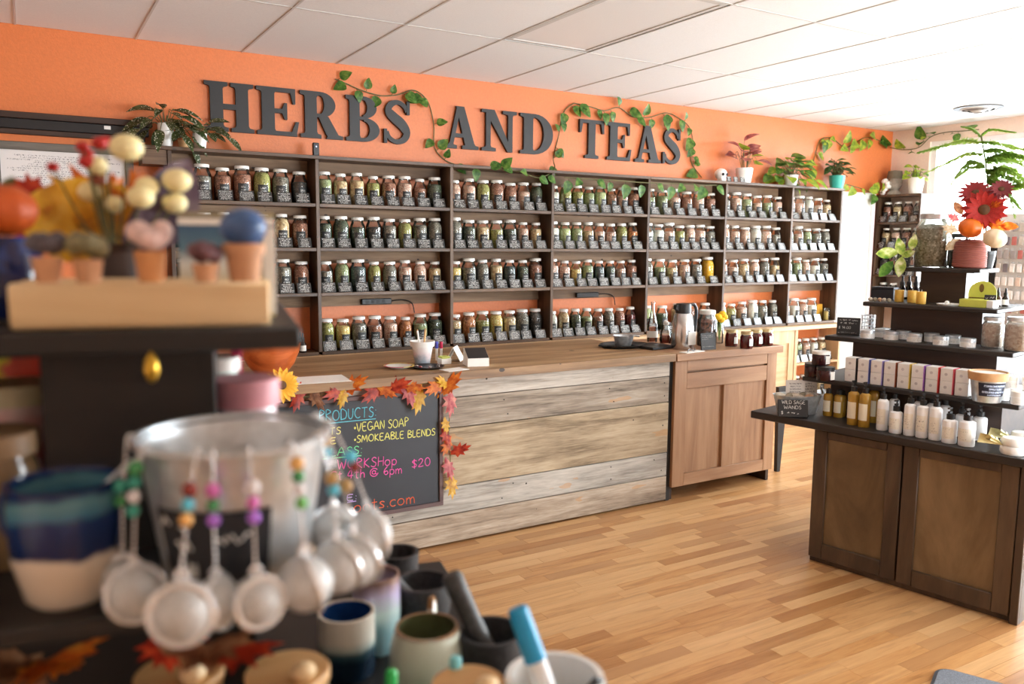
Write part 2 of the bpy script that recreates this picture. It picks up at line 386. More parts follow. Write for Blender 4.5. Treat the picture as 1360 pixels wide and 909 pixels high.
# ------------------------------------------------------------------ wall shelf for the jars
DIV = [.767, 1.65, 2.614, 3.469, 4.408, 5.277, 6.116, 6.803]
SHZ = [1.868, 1.583, 1.29, .90]; SY0, SY1 = 5.24, 5.428; TOPZ = 2.172; BT = .022
ws = thing('wall_shelf', 'long dark wooden wall shelf unit with seven bays of herb jars', 'shelf', (0, 0, 0))
for a, b in ((.60, 2.62), (2.62, 4.41), (4.41, 6.82)):
    obj('top_board', MB().bbox(a-(a+b)/2+.0005, b-(a+b)/2-.0005, SY0-.012, SY1, TOPZ-BT, TOPZ, .002), m_shelf, ws, ((a+b)/2, 0, 0))
for x in DIV: obj('upright', MB().bbox(-.012, .012, SY0, SY1, -.64, TOPZ-BT-1.54, .002), m_shelfv, ws, (x, 0, 1.54))
for i, (a, b) in enumerate(zip(DIV, DIV[1:])):
    for z in SHZ:
        obj('shelf_board', MB().bbox(-(b-a)/2+.0125, (b-a)/2-.0125, SY0+.002, SY1, -BT, 0, .002), m_shelf, ws, ((a+b)/2, 0, z))
    for z in (TOPZ, *SHZ[:3]):
        obj('back_rail', MB().box(-(b-a)/2+.0125, (b-a)/2-.0125, SY1-.02, SY1, -BT-.082, -BT-.001), m_rail, ws, ((a+b)/2, 0, z))
obj('shelf_end_board', MB().box(.62, .754, SY0+.01, SY1, TOPZ-BT-.085, TOPZ-BT), m_shelf, ws)

# ------------------------------------------------------------------ jars
PAL = dict(
 g=[(96,108,72),(140,148,106),(170,176,138)], dg=[(36,44,34),(66,76,56),(98,106,82)], ol=[(104,102,48),(148,146,82),(182,176,118)],
 br=[(92,54,40),(146,98,76),(190,146,122)], pk=[(150,108,92),(196,160,142),(226,202,188)], tn=[(150,122,88),(192,166,128),(218,200,166)],
 gr=[(70,66,58),(118,112,100),(160,154,140)], wh=[(190,178,160),(224,214,198),(242,236,226)], dk=[(24,22,20),(48,42,38),(84,74,66)],
 ye=[(178,142,70),(214,184,112),(232,210,152)], lg=[(138,150,96),(178,186,136),(206,210,172)], rd=[(66,20,20),(104,40,38),(150,84,76)],
 dt=[(30,44,46),(54,70,70),(92,104,100)], ru=[(120,66,34),(170,106,62),(200,148,100)], tu=[(196,138,20),(222,164,36),(230,178,60)])
PN = dict(g='sage green leaves', dg='dark green leaves', ol='olive green herb', br='reddish brown herb', pk='pinkish dried petals', tn='tan dried root', gr='grey brown herb', wh='cream coloured herb', dk='nearly black tea leaves', ye='golden yellow flowers', lg='pale green herb', rd='dark red pieces', dt='dark bluish leaves', ru='rust brown chips', tu='bright turmeric yellow powder')
PM = {k: bits('contents_'+k, [tuple(min(250, int(x*1.14+14)) for x in c) for c in v], 150 if k not in ('rd','ru','tn') else 90) for k, v in PAL.items()}
JR = {}
def jar_meshes(kind):
    if kind in JR: return JR[kind]
    r, h, lr = {'wide': (.054, .205, .041), 'slim': (.049, .20, .033)}[kind]
    prof = [(0, 0), (r-.006, 0), (r, .007), (r, h*.70), (r-.003, h*.78), (r-.012, h*.875), (lr-.002, h*.93), (lr-.002, h)]
    gl = MB().lathe(prof+[(lr-.005, h), (lr-.005, h*.93)], 20).mesh('jar_glass', True, 50)
    fills = []
    for q in (.70, .80, .90):
        top = h*q; p2 = [(0, .004), (r-.008, .004), (r-.003, .009)]
        for (a, b) in prof[3:]:
            if b < top: p2.append((a-.003, b))
        ra = r-.003 if top < h*.7 else r-.003-(top/h-.7)*.06
        p2 += [(ra-.001, top-.003), (ra*.6, top+.002), (0, top)]
        fills.append(MB().lathe(p2, 16).mesh('contents', True, 60))
    ld = MB().lathe([(lr-.001, h-.010), (lr+.002, h-.010), (lr+.002, h+.007), (lr-.002, h+.010), (0, h+.010)], 20).mesh('lid', True, 40)
    lb = MB(); n = 8; vs = []; rl = r+.0006
    for k in range(n+1):
        a = R_(-90-34+68*k/n)
        vs += [(rl*math.cos(a), rl*math.sin(a), .052), (rl*math.cos(a), rl*math.sin(a), .108)]
    lb.add(vs, [(2*k, 2*k+2, 2*k+3, 2*k+1) for k in range(n)])
    JR[kind] = (gl, fills, ld, lb.mesh('jar_label', True, fixn=False)); return JR[kind]
for q in ('wide', 'slim'): jar_meshes(q)
def jar(x, y, z, col, label, group, fill=1, kind='wide', scale=1, rot=0, paper=True):
    gl, fills, ld, lb = JR[kind]
    t = thing('herb_jar', label, 'jar', (x, y, z), rot, group); t.scale = (scale,)*3
    obj('jar_glass', gl, m_glass, t); obj2('contents', fills[fill], PM[col], t); obj('lid', ld, m_lid, t)
    if paper: obj('jar_label', lb, m_lab, t)
    return t
CARD = MB().box(-.0445, .0445, -.0012, .0012, 0, .068).mesh('price_card')
def card(x, y, z, label, group, w=1.0, tilt=-20, rz=0, mat=None):
    o = obj2('price_card', CARD, mat or m_card, None, loc=(x, y, z+.0005), rot=(R_(tilt), 0, rz), scale=(w, 1, 1)); return tag(o, label, 'price card', group)
ROWN = ['top', 'second', 'third', 'lowest']
BAYS = [
 ['dk gr br br ol gr dk', 'gr br dk br pk tn br', 'dk gr br br gr gr br', ''],
 ['g tn tn ol br pk br dg', 'dg dg dg dk gr ol gr gr', 'gr g dt ol gr pk pk tn', 'ol ye gr br pk ru g dg'],
 ['pk pk ol br br pk dg', 'gr dg tn ol dg pk tn', 'ye gr gr tn dt dg br', 'tn ru ol ye tn gr dk'],
 ['wh ol ol g lg br pk br', 'wh lg g tn pk pk ol ru', 'pk pk ye g dt dg pk br', 'wh tn dg g br gr br rd'],
 ['g g pk br pk br', 'wh wh pk ol pk pk gr', 'gr g tn pk gr tu', 'lg dg tn br br'],
 ['gr pk g pk g pk', 'pk pk pk wh pk gr', 'pk pk tn pk gr tn', 'tn ol pk wh gr gr'],
 ['pk pk wh pk tn', 'g pk g gr gr', 'gr g pk wh gr', 'pk wh pk wh']]
jr = random.Random(5)
for bi, rows in enumerate(BAYS):
    a, b = DIV[bi]+.012, DIV[bi+1]-.012
    for ri, s in enumerate(rows):
        cs = s.split(); n = len(cs)
        if not n: continue
        bb = b-.17 if (bi == 6 and ri == 3) else b-.02
        st = (bb-a)/n
        for i, c in enumerate(cs):
            x = a+.004+(i+.5)*st; kind = 'slim' if (jr.random() < .25 or st < .113) else 'wide'
            if st < .105: kind = 'slim'
            where = f'{ORD[i+1]} from left, {ROWN[ri]} row, {ORD[bi+1]} bay'
            q = jr.uniform(.93, 1.04)
            if kind == 'wide': q = min(q, (st-.003)/.108)
            if c == 'tu': kind, q = 'wide', 1.06
            jar(x+jr.uniform(-.001, .001), 5.345, SHZ[ri], c, f'jar of {PN[c]}, {where}', 'herb jars on the wall shelf', jr.choice((0, 1, 1, 2)) if c != 'tu' else 2, kind, q, jr.uniform(-.25, .25), c != 'tu')
            cx = x+jr.uniform(-.006, .006)
            if not (bi == 4 and ri == 3 and False):
                card(cx, 5.254, SHZ[ri], f'black price card before jar {where}', 'chalk price cards on the wall shelf', min(1.05, (st-.012)/.089)*jr.uniform(.93, 1.0), jr.uniform(-24, -16), jr.uniform(-.03, .03))

t = thing('candle_jar', 'yellow candle in a glass jar at the right end of lowest row', 'candle', (6.735, 5.30, SHZ[3]), 0); obj('candle_wax', MB().lathe([(0, .004), (.030, .004), (.031, .01), (.031, .085), (0, .087)], 20), plain('yellow_wax', (232, 200, 110), .5, var=.06), t); obj('candle_glass', MB().lathe([(0, 0), (.032, 0), (.034, .005), (.034, .115), (.032, .115), (.032, .006)], 20), m_glass, t); obj('wick', MB().tube([(0, 0, .086), (.001, 0, .1)], .0012, 5), m_paper, t)
t = thing('yellow_carton', 'small golden yellow carton behind the candle jar in seventh bay', 'box', (6.715, 5.385, SHZ[3]), 0); obj('carton_body', MB().bbox(-.045, .045, -.02, .02, 0, .15, .002), plain('golden_card', (226, 170, 60), .5, var=.04), t); obj('carton_flap', MB().bbox(-.044, .044, -.019, .019, .1505, .153, .0008), plain('golden_card', (226, 170, 60), .5), t)

# ------------------------------------------------------------------ wall lettering
def arc(cx, cy, ro, ri, a0=-90, a1=90, n=14, icx=None):
    icx = cx if icx is None else icx; out = []
    for k in range(n):
        q = [R_(a0+(a1-a0)*(k+j)/n) for j in (0, 1)]
        out.append([(cx+ro[0]*math.cos(q[0]), cy+ro[1]*math.sin(q[0])), (cx+ro[0]*math.cos(q[1]), cy+ro[1]*math.sin(q[1])),
                    (icx+ri[0]*math.cos(q[1]), cy+ri[1]*math.sin(q[1])), (icx+ri[0]*math.cos(q[0]), cy+ri[1]*math.sin(q[0]))])
    return out
def rc(x0, x1, y0, y1): return [(x0, y0), (x1, y0), (x1, y1), (x0, y1)]
def ser(x0, x1, y0, s0, s1, up=1):                 # slab serif with a small bracket into the stem s0..s1
    h = .075
    if up > 0: return [(x0, y0), (x1, y0), (x1, y0+h), (s1+.02, y0+h+.02), (s1, y0+h+.06), (s0, y0+h+.06), (s0-.02, y0+h+.02), (x0, y0+h)]
    return [(x0, y0), (x0, y0-h), (s0-.02, y0-h-.02), (s0, y0-h-.06), (s1, y0-h-.06), (s1+.02, y0-h-.02), (x1, y0-h), (x1, y0)]
def ribbon(pts, ws):
    P = [Vector((*p, 0)) for p in pts]; out = []; side = []
    for i, p in enumerate(P):
        t = (P[min(i+1, len(P)-1)]-P[max(i-1, 0)]).normalized(); n = Vector((-t.y, t.x, 0)); w2 = ws[i]/2
        side.append(((p+n*w2).to_2d(), (p-n*w2).to_2d()))
    for (a, b), (c, d) in zip(side, side[1:]): out.append([tuple(b), tuple(d), tuple(c), tuple(a)])
    return out
def sshape():
    key = [(.80, .74, .10), (.74, .86, .11), (.52, .945, .10), (.28, .87, .16), (.22, .72, .22), (.42, .58, .25), (.66, .44, .26), (.80, .27, .23), (.70, .11, .16), (.46, .05, .10), (.24, .13, .11), (.16, .27, .10)]
    P = crom([Vector((a, b, c)) for a, b, c in key], 5)
    return ribbon([(p.x, p.y) for p in P], [p.z for p in P])+[rc(.80, .90, .68, .99), rc(.06, .16, .01, .33)]
GL = {
 'H': [rc(.11, .37, .05, .95), rc(.63, .89, .05, .95), rc(.37, .63, .45, .56), ser(0, .47, 0, .11, .37), ser(.53, 1, 0, .63, .89), ser(0, .47, 1, .11, .37, -1), ser(.53, 1, 1, .63, .89, -1)],
 'E': [rc(.12, .42, .05, .95), ser(0, .5, 0, .12, .42), ser(0, .5, 1, .12, .42, -1), rc(.4, .92, .91, 1), rc(.4, .95, 0, .09), [(.80, .92), (.92, .92), (.92, .68), (.86, .68)], [(.82, .08), (.95, .08), (1.0, .31), (.93, .31)], rc(.4, .66, .47, .56), [(.60, .47), (.66, .34), (.72, .34), (.72, .69), (.66, .69), (.60, .56)]],
 'R': [rc(.11, .40, .05, .95), ser(0, .5, 0, .11, .40), ser(0, .42, 1, .11, .40, -1), rc(.38, .5, .92, 1), rc(.38, .52, .45, .53), *arc(.48, .725, (.38, .275), (.10, .195)), [(.42, .50), (.68, .48), (.95, .06), (.70, 0), (.62, .1)], [(.62, 0), (1.04, 0), (1.04, .07), (.9, .1), (.68, .1)]],
 'B': [rc(.11, .40, .05, .95), ser(0, .42, 0, .11, .40), ser(0, .42, 1, .11, .40, -1), rc(.38, .52, .92, 1), rc(.38, .55, .48, .55), rc(.38, .55, 0, .08), *arc(.5, .755, (.40, .245), (.12, .165)), *arc(.52, .265, (.46, .265), (.17, .185))],
 'D': [rc(.11, .38, .05, .95), ser(0, .42, 0, .11, .38), ser(0, .42, 1, .11, .38, -1), rc(.36, .45, .91, 1), rc(.36, .45, 0, .09), *arc(.43, .5, (.55, .5), (.27, .41))],
 'A': [[(.34, 1), (.58, 1), (.92, .05), (.62, .05)], [(.36, .97), (.44, .82), (.24, .05), (.12, .05)], rc(.24, .72, .27, .36), ser(0, .36, 0, .13, .24), ser(.52, 1.02, 0, .64, .90)],
 'N': [rc(.12, .25, .05, .95), [(.10, 1), (.36, 1), (.88, 0), (.74, 0), (.12, .93)], rc(.75, .88, 0, .95), ser(0, .40, 0, .12, .25), rc(0, .34, .925, 1), ser(.60, 1, 1, .75, .88, -1)],
 'T': [rc(.36, .64, .05, .95), ser(.22, .78, 0, .36, .64), rc(0, 1, .91, 1), [(0, .92), (.13, .92), (.07, .66), (0, .66)], [(.87, .92), (1, .92), (1, .66), (.93, .66)]],
 'S': sshape()}
m_letter = plain('charcoal_letter_paint', (32, 30, 30), .48, var=.06, scale=50)
word = [('H', 1.006, 1.302), ('E', 1.32, 1.59), ('R', 1.60, 1.875), ('B', 1.908, 2.152), ('S', 2.165, 2.395), ('A', 2.645, 2.914), ('N', 2.946, 3.246), ('D', 3.276, 3.58), ('T', 3.826, 4.067), ('E', 4.097, 4.35), ('A', 4.387, 4.662), ('S', 4.672, 4.90)]
wn_ = ['in HERBS']*5+['in AND']*3+['in TEAS']*4
MX = Matrix(((1,0,0,0),(0,0,-1,0),(0,1,0,0),(0,0,0,1)))    # (x, y, z) -> (x, -z, y): stand letters up
for (ch, a, b), wd in zip(word, wn_):
    mb = MB()
    for k, poly in enumerate(GL[ch]):
        mb.prism([(x*(b-a), y*.30) for x, y in poly], 0, .022+.00004*k, MX)
    o = obj('wall_letter', mb.mesh('wall_letter'), m_letter, None, (a, Y1-.003, 2.303))
    tag(o, f'large dark serif letter {ch} {wd} on the orange wall', 'letter', 'sign letters on the wall')

# ------------------------------------------------------------------ leaves
def leafmesh(name, wf, n=8, fold=.25, droop=.25, wave=0):
    mb = MB(); vs = []
    for i in range(n+1):
        t = i/n; w_ = wf(t); z = -droop*t*t
        vs += [(-w_, t+wave*(1 if i % 2 else 0), z+fold*w_), (0, t, z), (w_, t+wave*(1 if i % 2 else 0), z+fold*w_)]
    fs = []
    for i in range(n):
        a = 3*i; fs += [(a, a+1, a+4, a+3), (a+1, a+2, a+5, a+4)]
    return mb.add(vs, fs).mesh(name, True, 80, fixn=False)
L_heart = leafmesh('heart_leaf', lambda t: .40*math.sin(math.pi*min(1, t**.62))**.8 if 0 < t < 1 else (.12 if t == 0 else 0))
L_oval = leafmesh('oval_leaf', lambda t: .26*math.sin(math.pi*t)**.8 if 0 < t < 1 else 0)
L_long = leafmesh('long_leaf', lambda t: .17*math.sin(math.pi*t**.8)**.9 if 0 < t < 1 else 0, fold=.3, droop=.4)
L_petal = leafmesh('petal', lambda t: .16*math.sin(math.pi*t**1.2)**.6 if 0 < t < 1 else .02, n=5, droop=.15)
def starleaf(name, lobes, teeth=.75):
    pts = []
    for ang, rad in lobes: pts.append((rad*math.sin(R_(ang)), rad*math.cos(R_(ang))+.32))
    mb = MB(); vs = [(0, .32, .02)]+[(x, y, -.10*abs(x)+(.04 if i % 2 else -.02)) for i, (x, y) in enumerate(pts)]
    return mb.add(vs, [(0, i+1, (i+1) % len(pts)+1) for i in range(len(pts))]).mesh(name, True, 70, fixn=False)
L_oak = starleaf('oak_leaf', [(0, .68), (14, .45), (24, .56), (38, .30), (58, .50), (74, .26), (100, .40), (125, .22), (160, .30), (180, .42), (200, .30), (235, .22), (260, .40), (286, .26), (302, .50), (322, .30), (336, .56), (346, .45)])
L_maple = starleaf('maple_leaf', [(0, .70), (9, .46), (18, .50), (28, .24), (44, .58), (52, .50), (60, .60), (74, .26), (92, .44), (104, .30), (122, .32), (150, .20), (180, .34), (210, .20), (238, .32), (256, .30), (268, .44), (286, .26), (300, .60), (308, .50), (316, .58), (332, .24), (342, .50), (351, .46)])
def leafmat(name, cols, scale=9, spots=None):
    t = NT(name); c = [lin(x) for x in cols]; f = t.noise(t.coords(True), scale, 3)
    col = t.ramp(f, [(.3+.4*i/(len(c)-1), c[i]) for i in range(len(c))])
    if spots:
        vo = t.N('ShaderNodeTexVoronoi'); vo.inputs['Scale'].default_value = spots[0]; t.L(t.coords(True), vo.inputs['Vector'])
        col = t.mix(t.math('LESS_THAN', vo.outputs['Distance'], .28), col, lin(spots[1]))
    t.set(col, .42); tl = t.N('ShaderNodeBsdfTranslucent'); t.L(col, tl.inputs[0]); mx = t.N('ShaderNodeMixShader'); mx.inputs[0].default_value = .4
    t.L(t.b.outputs[0], mx.inputs[1]); t.L(tl.outputs[0], mx.inputs[2]); t.L(mx.outputs[0], t.out.inputs['Surface']); return t.m
m_pothos = leafmat('pothos_leaf', [(44,84,30), (82,128,48), (128,160,74)], 3)
m_pothy = leafmat('pothos_leaf_bright', [(96,140,40), (150,180,60), (206,206,70)], 3)
m_begon = leafmat('begonia_leaf', [(44,60,34), (72,88,48), (96,106,62)], 4, (13, (226, 226, 206)))
m_pink = leafmat('pink_leaf', [(112,56,58), (164,92,90), (196,140,124)], 3)
m_jade = leafmat('jade_leaf', [(40,66,32), (74,104,50), (110,134,76)], 3)
m_fern = leafmat('fern_green', [(104,144,52), (150,186,76), (190,212,110)], 3)
m_cream = leafmat('variegated_leaf', [(86,130,40), (176,192,90), (236,232,190)], 3)
m_stem = plain('vine_stem', (96, 92, 48), .6)
m_autumn = {k: leafmat('autumn_'+k, v, 4) for k, v in dict(orange=[(176,66,20), (222,112,34), (240,160,60)], red=[(120,24,18), (186,52,30), (216,92,50)], yellow=[(196,128,20), (230,174,40), (246,208,90)], pink=[(178,66,80), (214,110,110), (236,160,140)], purple=[(70,52,66), (104,84,100), (140,122,130)], brown=[(96,56,34), (146,92,58), (186,136,96)], cream=[(176,140,104), (214,186,150), (236,218,192)]).items()}
VR = random.Random(21)
def vine(name, label, pts, r=.004, leaf=L_heart, mat=m_pothos, n=None, size=(.06, .10), hang=.5, mat2=None, p2=.2, group=None, out=Vector((0, -1, 0))):
    t = thing(name, label, 'plant', pts[0], 0, group); o0 = Vector(pts[0]); P = crom([Vector(p)-o0 for p in pts], 8)
    obj('stem', MB().tube(P, r, 6), m_stem, t)
    n = n or len(pts)*2
    for k in range(n):
        i = int((k+.5)/n*(len(P)-1)); p = P[i]; a = VR.uniform(0, 2*math.pi)
        d = Vector((math.cos(a), 0, math.sin(a)-hang)) + out*VR.uniform(.15, .5); s = VR.uniform(*size)
        d.normalize(); q = p+d*s*.25+out*.008
        obj('petiole', MB().tube([p, p+(q-p)*.5+out*.004, q], r*.5, 4), m_stem, t)
        lf = obj2('leaf', leaf, mat2 if (mat2 and VR.random() < p2) else mat, t)
        orient(lf, q, d, out+Vector((0, 0, .4)), s)
    return t
WY = Y1-.012
def wp(*pp, y=WY): return [ony(a, b, y) for a, b in pp]
vine('pothos_vine', 'green pothos vine trailing along the wall over HERBS', wp((445, 105), (462, 112), (480, 120), (505, 127), (528, 126), (550, 120), (568, 135), (576, 165), (577, 195), (590, 212), (608, 220)), n=15)
vine('pothos_vine', 'green pothos vine trailing over the shelf top between HERBS and TEAS', [ony(625, 220, 5.30), ony(655, 224, 5.235), ony(690, 228, 5.225), ony(715, 236, 5.222), ony(736, 226, 5.30), ony(735, 210, WY), ony(742, 180, WY), ony(748, 150, WY), ony(762, 137, WY)], n=15)
vine('pothos_vine', 'green pothos vine arching along the wall above TEAS', wp((762, 137), (785, 142), (803, 147), (822, 143), (840, 155), (862, 156), (885, 150), (903, 158), (916, 170), (921, 195), (918, 215), (932, 236)), n=20, size=(.07, .13))
vine('pothos_vine', 'green pothos vine hanging over the shelf front below TEAS', [ony(750, 236, 5.222), ony(780, 238, 5.222), ony(820, 240, 5.222), ony(860, 243, 5.222), ony(900, 244, 5.222), ony(930, 246, 5.222), ony(952, 246, 5.222)], n=12, size=(.07, .13), hang=1.2)
vine('pothos_vine', 'yellow green vine climbing the orange wall above the teal pot', wp((1078, 225), (1082, 208), (1090, 186), (1105, 184), (1122, 196), (1135, 190), (1150, 183), (1166, 186), (1180, 195)), n=16, size=(.08, .14), mat=m_pothy, mat2=m_pothos, p2=.35)
vine('pothos_vine', 'green vine running from the corner along the window top', [ony(1182, 196, WY-.02), onx(1200, 199, X1-.02), onx(1220, 196, X1-.02), onx(1236, 182, X1-.02), onx(1255, 176, X1-.02), onx(1280, 174, X1-.02), onx(1300, 172, X1-.02)], n=13, size=(.10, .16), mat=m_pothos, mat2=m_pothy, p2=.3, out=Vector((-1, 0, 0)))
vine('pothos_vine', 'pale green vine lying along the door top beside the teal pot', [ony(1125, 245, 5.33), ony(1142, 250, 5.33), ony(1158, 256, 5.36), ony(1172, 256, 5.36)], n=7, size=(.07, .12), mat=m_pothy, mat2=m_pothos, p2=.4)

def potmesh(r, h, taper=.78, lip=.0):
    return MB().lathe([(0, 0), (r*taper, 0), (r-lip, h*.8), (r, h*.8), (r, h), (r*.9, h), (r*.86, h*.86), (0, h*.86)], 20)
def potted(name, label, loc, r, h, potmat, leaf, mat, n, size, spread, height, droop=.5, mat2=None, p2=.3, stems=True, rise=0.0, wall=True):
    t = thing(name, label, 'plant', loc); obj('pot', potmesh(r, h), potmat, t); obj('soil', MB().lathe([(0, h*.87), (r*.84, h*.87), (0, h*.88)], 12), plain('potting_soil', (58, 44, 34), .9, var=.3), t)
    for k in range(n):
        a = 2*math.pi*k/n*1.618*2; q = (k+.5)/n; rad = spread*(.3+.7*q)*VR.uniform(.7, 1.1)
        base = Vector((math.cos(a)*r*.3, math.sin(a)*r*.3, h*.88)); tip = Vector((math.cos(a)*rad, math.sin(a)*rad*.6, h+height*(1-q*droop*1.6)*VR.uniform(.7, 1.1)))
        if wall: tip.y = min(tip.y, 5.385-loc.y); tip.x = min(tip.x, X1-.1-loc.x)
        mid = base*.4+tip*.6+Vector((0, 0, height*.3))
        if stems: obj('stem', MB().tube(crom([base, mid, tip], 4), .0022, 5), m_stem, t)
        d = Vector((math.cos(a), math.sin(a)-.35, .25-droop*q+VR.uniform(-.3, .2)+rise))
        if wall and tip.y > .02: d.y = -abs(d.y)*.6-.1
        if tip.x > X1-.3-loc.x: d.x = -abs(d.x)
        lf = obj2('leaf', leaf, mat2 if (mat2 and VR.random() < p2) else mat, t); orient(lf, tip, d, (0, -.6, 1), VR.uniform(*size))
    return t
tz = TOPZ+.0005
potted('potted_begonia', 'spotted begonia in white pot at the left end of the shelf', ony(221, 196, 5.33).xy.to_3d()+Vector((0, 0, tz)), .045, .14, m_pot, L_long, m_begon, 24, (.12, .20), .17, .12, 1.1)
potted('potted_begonia', 'small spotted begonia in white pot beside the letter H', ony(266, 200, 5.33).xy.to_3d()+Vector((0, 0, tz)), .042, .095, m_pot, L_oval, m_begon, 15, (.09, .14), .16, .07, .7)
t = thing('plant_pot', 'small empty tan pot between the two begonia pots', 'pot', ony(245, 199, 5.30).xy.to_3d()+Vector((0, 0, tz))); obj('pot_body', potmesh(.036, .055), m_kraft, t); obj('pot_rim', MB().lathe([(.0365, .044), (.039, .046), (.039, .054), (.0365, .056)], 20), m_terra, t)
potted('potted_syngonium', 'pink leaved plant in white pot on the shelf', ony(988, 240, 5.31).xy.to_3d()+Vector((0, 0, tz)), .075, .13, m_pot, L_heart, m_pink, 16, (.10, .16), .16, .24, .5, mat2=m_pothy, p2=.15, rise=.3)
potted('potted_pothos', 'bushy green pothos in white pot between pink plant and teal pot', ony(1050, 246, 5.31).xy.to_3d()+Vector((0, 0, tz)), .065, .10, m_pot, L_heart, m_pothos, 38, (.10, .17), .27, .18, .9, mat2=m_pothy, p2=.4)
potted('potted_jade', 'compact dark green plant in a teal pot at the shelf end', ony(1111, 250, 5.31).xy.to_3d()+Vector((0, 0, tz)), .075, .125, plain('teal_pot', (70, 190, 172), .35, var=.04), L_oval, m_jade, 70, (.06, .09), .15, .15, .5, stems=True)
# small skull ornament with three tiny cards
sk = thing('skull_ornament', 'small white skull ornament on the shelf beside the pink plant', 'ornament', ony(957, 240, 5.31).xy.to_3d()+Vector((0, 0, tz)))
obj('skull', MB().ball((0, 0, .065), .052, 16, 12, (1, 1.1, .95)).add([], []), m_pot, sk); obj('jaw', MB().bbox(-.03, .03, -.045, .02, 0, .035, .008), m_pot, sk)
for s in (-1, 1): obj('eye_socket', MB().ball((s*.02, -.05, .06), .013, 10, 6), m_blackm, sk)
for k in range(3):
    q = ony(968+9*k, 243, 5.262); o = obj('mini_card', MB().box(-.026, .026, -.001, .001, 0, .045).mesh('mini_card'), chalkcard('mini_card_%d' % k, line=.009, wx=.023, wz=(.004, .042)), None, (q.x, 5.258, tz), (R_(-12), 0, 0)); tag(o, f'tiny chalk card before the skull ornament, {ORD[k+1]} from left', 'price card', 'tiny chalk cards on the shelf top')
# sensor on shelf top
q = ony(420, 205, 5.28); t = thing('motion_sensor', 'small black sensor with blue light on the shelf top under HERBS', 'sensor', (q.x, 5.29, tz)); obj('sensor_body', MB().bbox(-.02, .02, -.015, .015, 0, .085, .004), m_black, t)
mb_ = NT('blue_led'); mb_.b.inputs['Emission Color'].default_value = (.4, .5, 1, 1); mb_.b.inputs['Emission Strength'].default_value = 2; obj('indicator_light', MB().ball((0, -.0155, .06), .004, 8, 6), mb_.m, t)
# power strips
for (px, py, n, lb, bx) in ((500, 403, 4, 'black power strip under the third shelf of the second bay', 2.0), (780, 391, 5, 'black power strip under the third shelf of the fourth bay', 3.9)):
    q = ony(px, py, 5.39); t = thing('power_strip', lb, 'power strip', (q.x, SY1-.021, 1.212)); obj('strip_body', MB().bbox(-.11, .11, -.028, 0, -.02, .02, .004), m_black, t)
    for k in range(n): obj('socket', MB().box(-.085+k*.04, -.06+k*.04, -.0285, -.0275, -.012, .012), m_blackm, t)
    obj('power_cable', MB().tube(crom([(.11, -.015, 0), (.2, -.012, .005), (.27, -.012, -.02), (.29, -.012, -.09)], 5), .004, 6), m_black, t)
# dark beam and framed chart on the wall at far left
t = thing('wall_beam', 'dark wooden beam with black metal strip on the wall at left', 'beam', (0, Y1, 0))
obj('beam', MB().bbox(-1.6, .70, -.055, -.001, 2.29, 2.325), m_darkb, t); obj('metal_strip', MB().bbox(-1.6, .68, -.04, -.001, 2.235, 2.289), m_black, t); obj('lower_board', MB().bbox(-1.6, .66, -.03, -.001, 2.205, 2.234), m_darkb, t)
obj('white_tag', MB().box(.44, .475, -.043, -.0405, 2.262, 2.282), m_white, t)
t = thing('framed_chart', 'grey wooden framed chart with fine dark print hanging at left', 'picture', (.23, Y1, 1.93))
wd, ht = .36, .235; m_gw = wood('grey_frame_wood', [(70,66,60), (100,96,88), (126,120,112)], 0, 12, 10)
for k, (a, b, c, d) in enumerate(((-wd, wd, ht-.045, ht), (-wd, wd, -ht, -ht+.045), (-wd, -wd+.045, -ht+.045, ht-.045), (wd-.045, wd, -ht+.045, ht-.045))): obj('frame_side', MB().bbox(a, b, -.025, -.002, c, d, .003), m_gw, t)
obj('chart_print', MB().box(-wd+.04, wd-.04, -.012, -.004, -ht+.04, ht-.04), chalkcard('chart_print', (226, 222, 220), (60, 60, 66), .012, .58, .29, (-.17, .17), .5), t)

# ------------------------------------------------------------------ back base cabinets under the jar shelf
m_base = wood('pale_maple', [(186,150,108), (206,172,130), (222,192,154)], 2, 7, 10, .5)
m_baseh = wood('pale_maple_board', [(180,142,100), (206,170,128), (226,196,158)], 0, 7, 12, .5)
bc = thing('base_cabinet', 'pale wooden base cabinet run under the jar shelves', 'cabinet', (0, 0, 0))
BY = 5.18; BX1 = 6.20
obj('cabinet_body', MB().box(.70, BX1-.02, BY+.02, Y1-.016, .05, .84), m_base, bc)
for k in range(6):
    a = .72+k*.91; b = min(a+.905, BX1-.045)
    mb = MB(); mb.box(a, b, BY, BY+.02, .72, .84); mb.box(a, b, BY, BY+.02, .05, .15); mb.box(a, a+.07, BY, BY+.02, .15, .72); mb.box(b-.07, b, BY, BY+.02, .15, .72); obj('door_frame', mb, m_base, bc)
    obj('door_panel', MB().box(a+.07, b-.07, BY+.012, BY+.02, .15, .72), m_baseh, bc)
obj('end_post', MB().bbox(BX1-.04, BX1, BY-.005, Y1-.016, 0, .84, .003), m_base, bc)
obj('bench_top', MB().bbox(.68, 6.84, BY-.03, Y1-.016, .841, .8775, .003), m_baseh, bc)
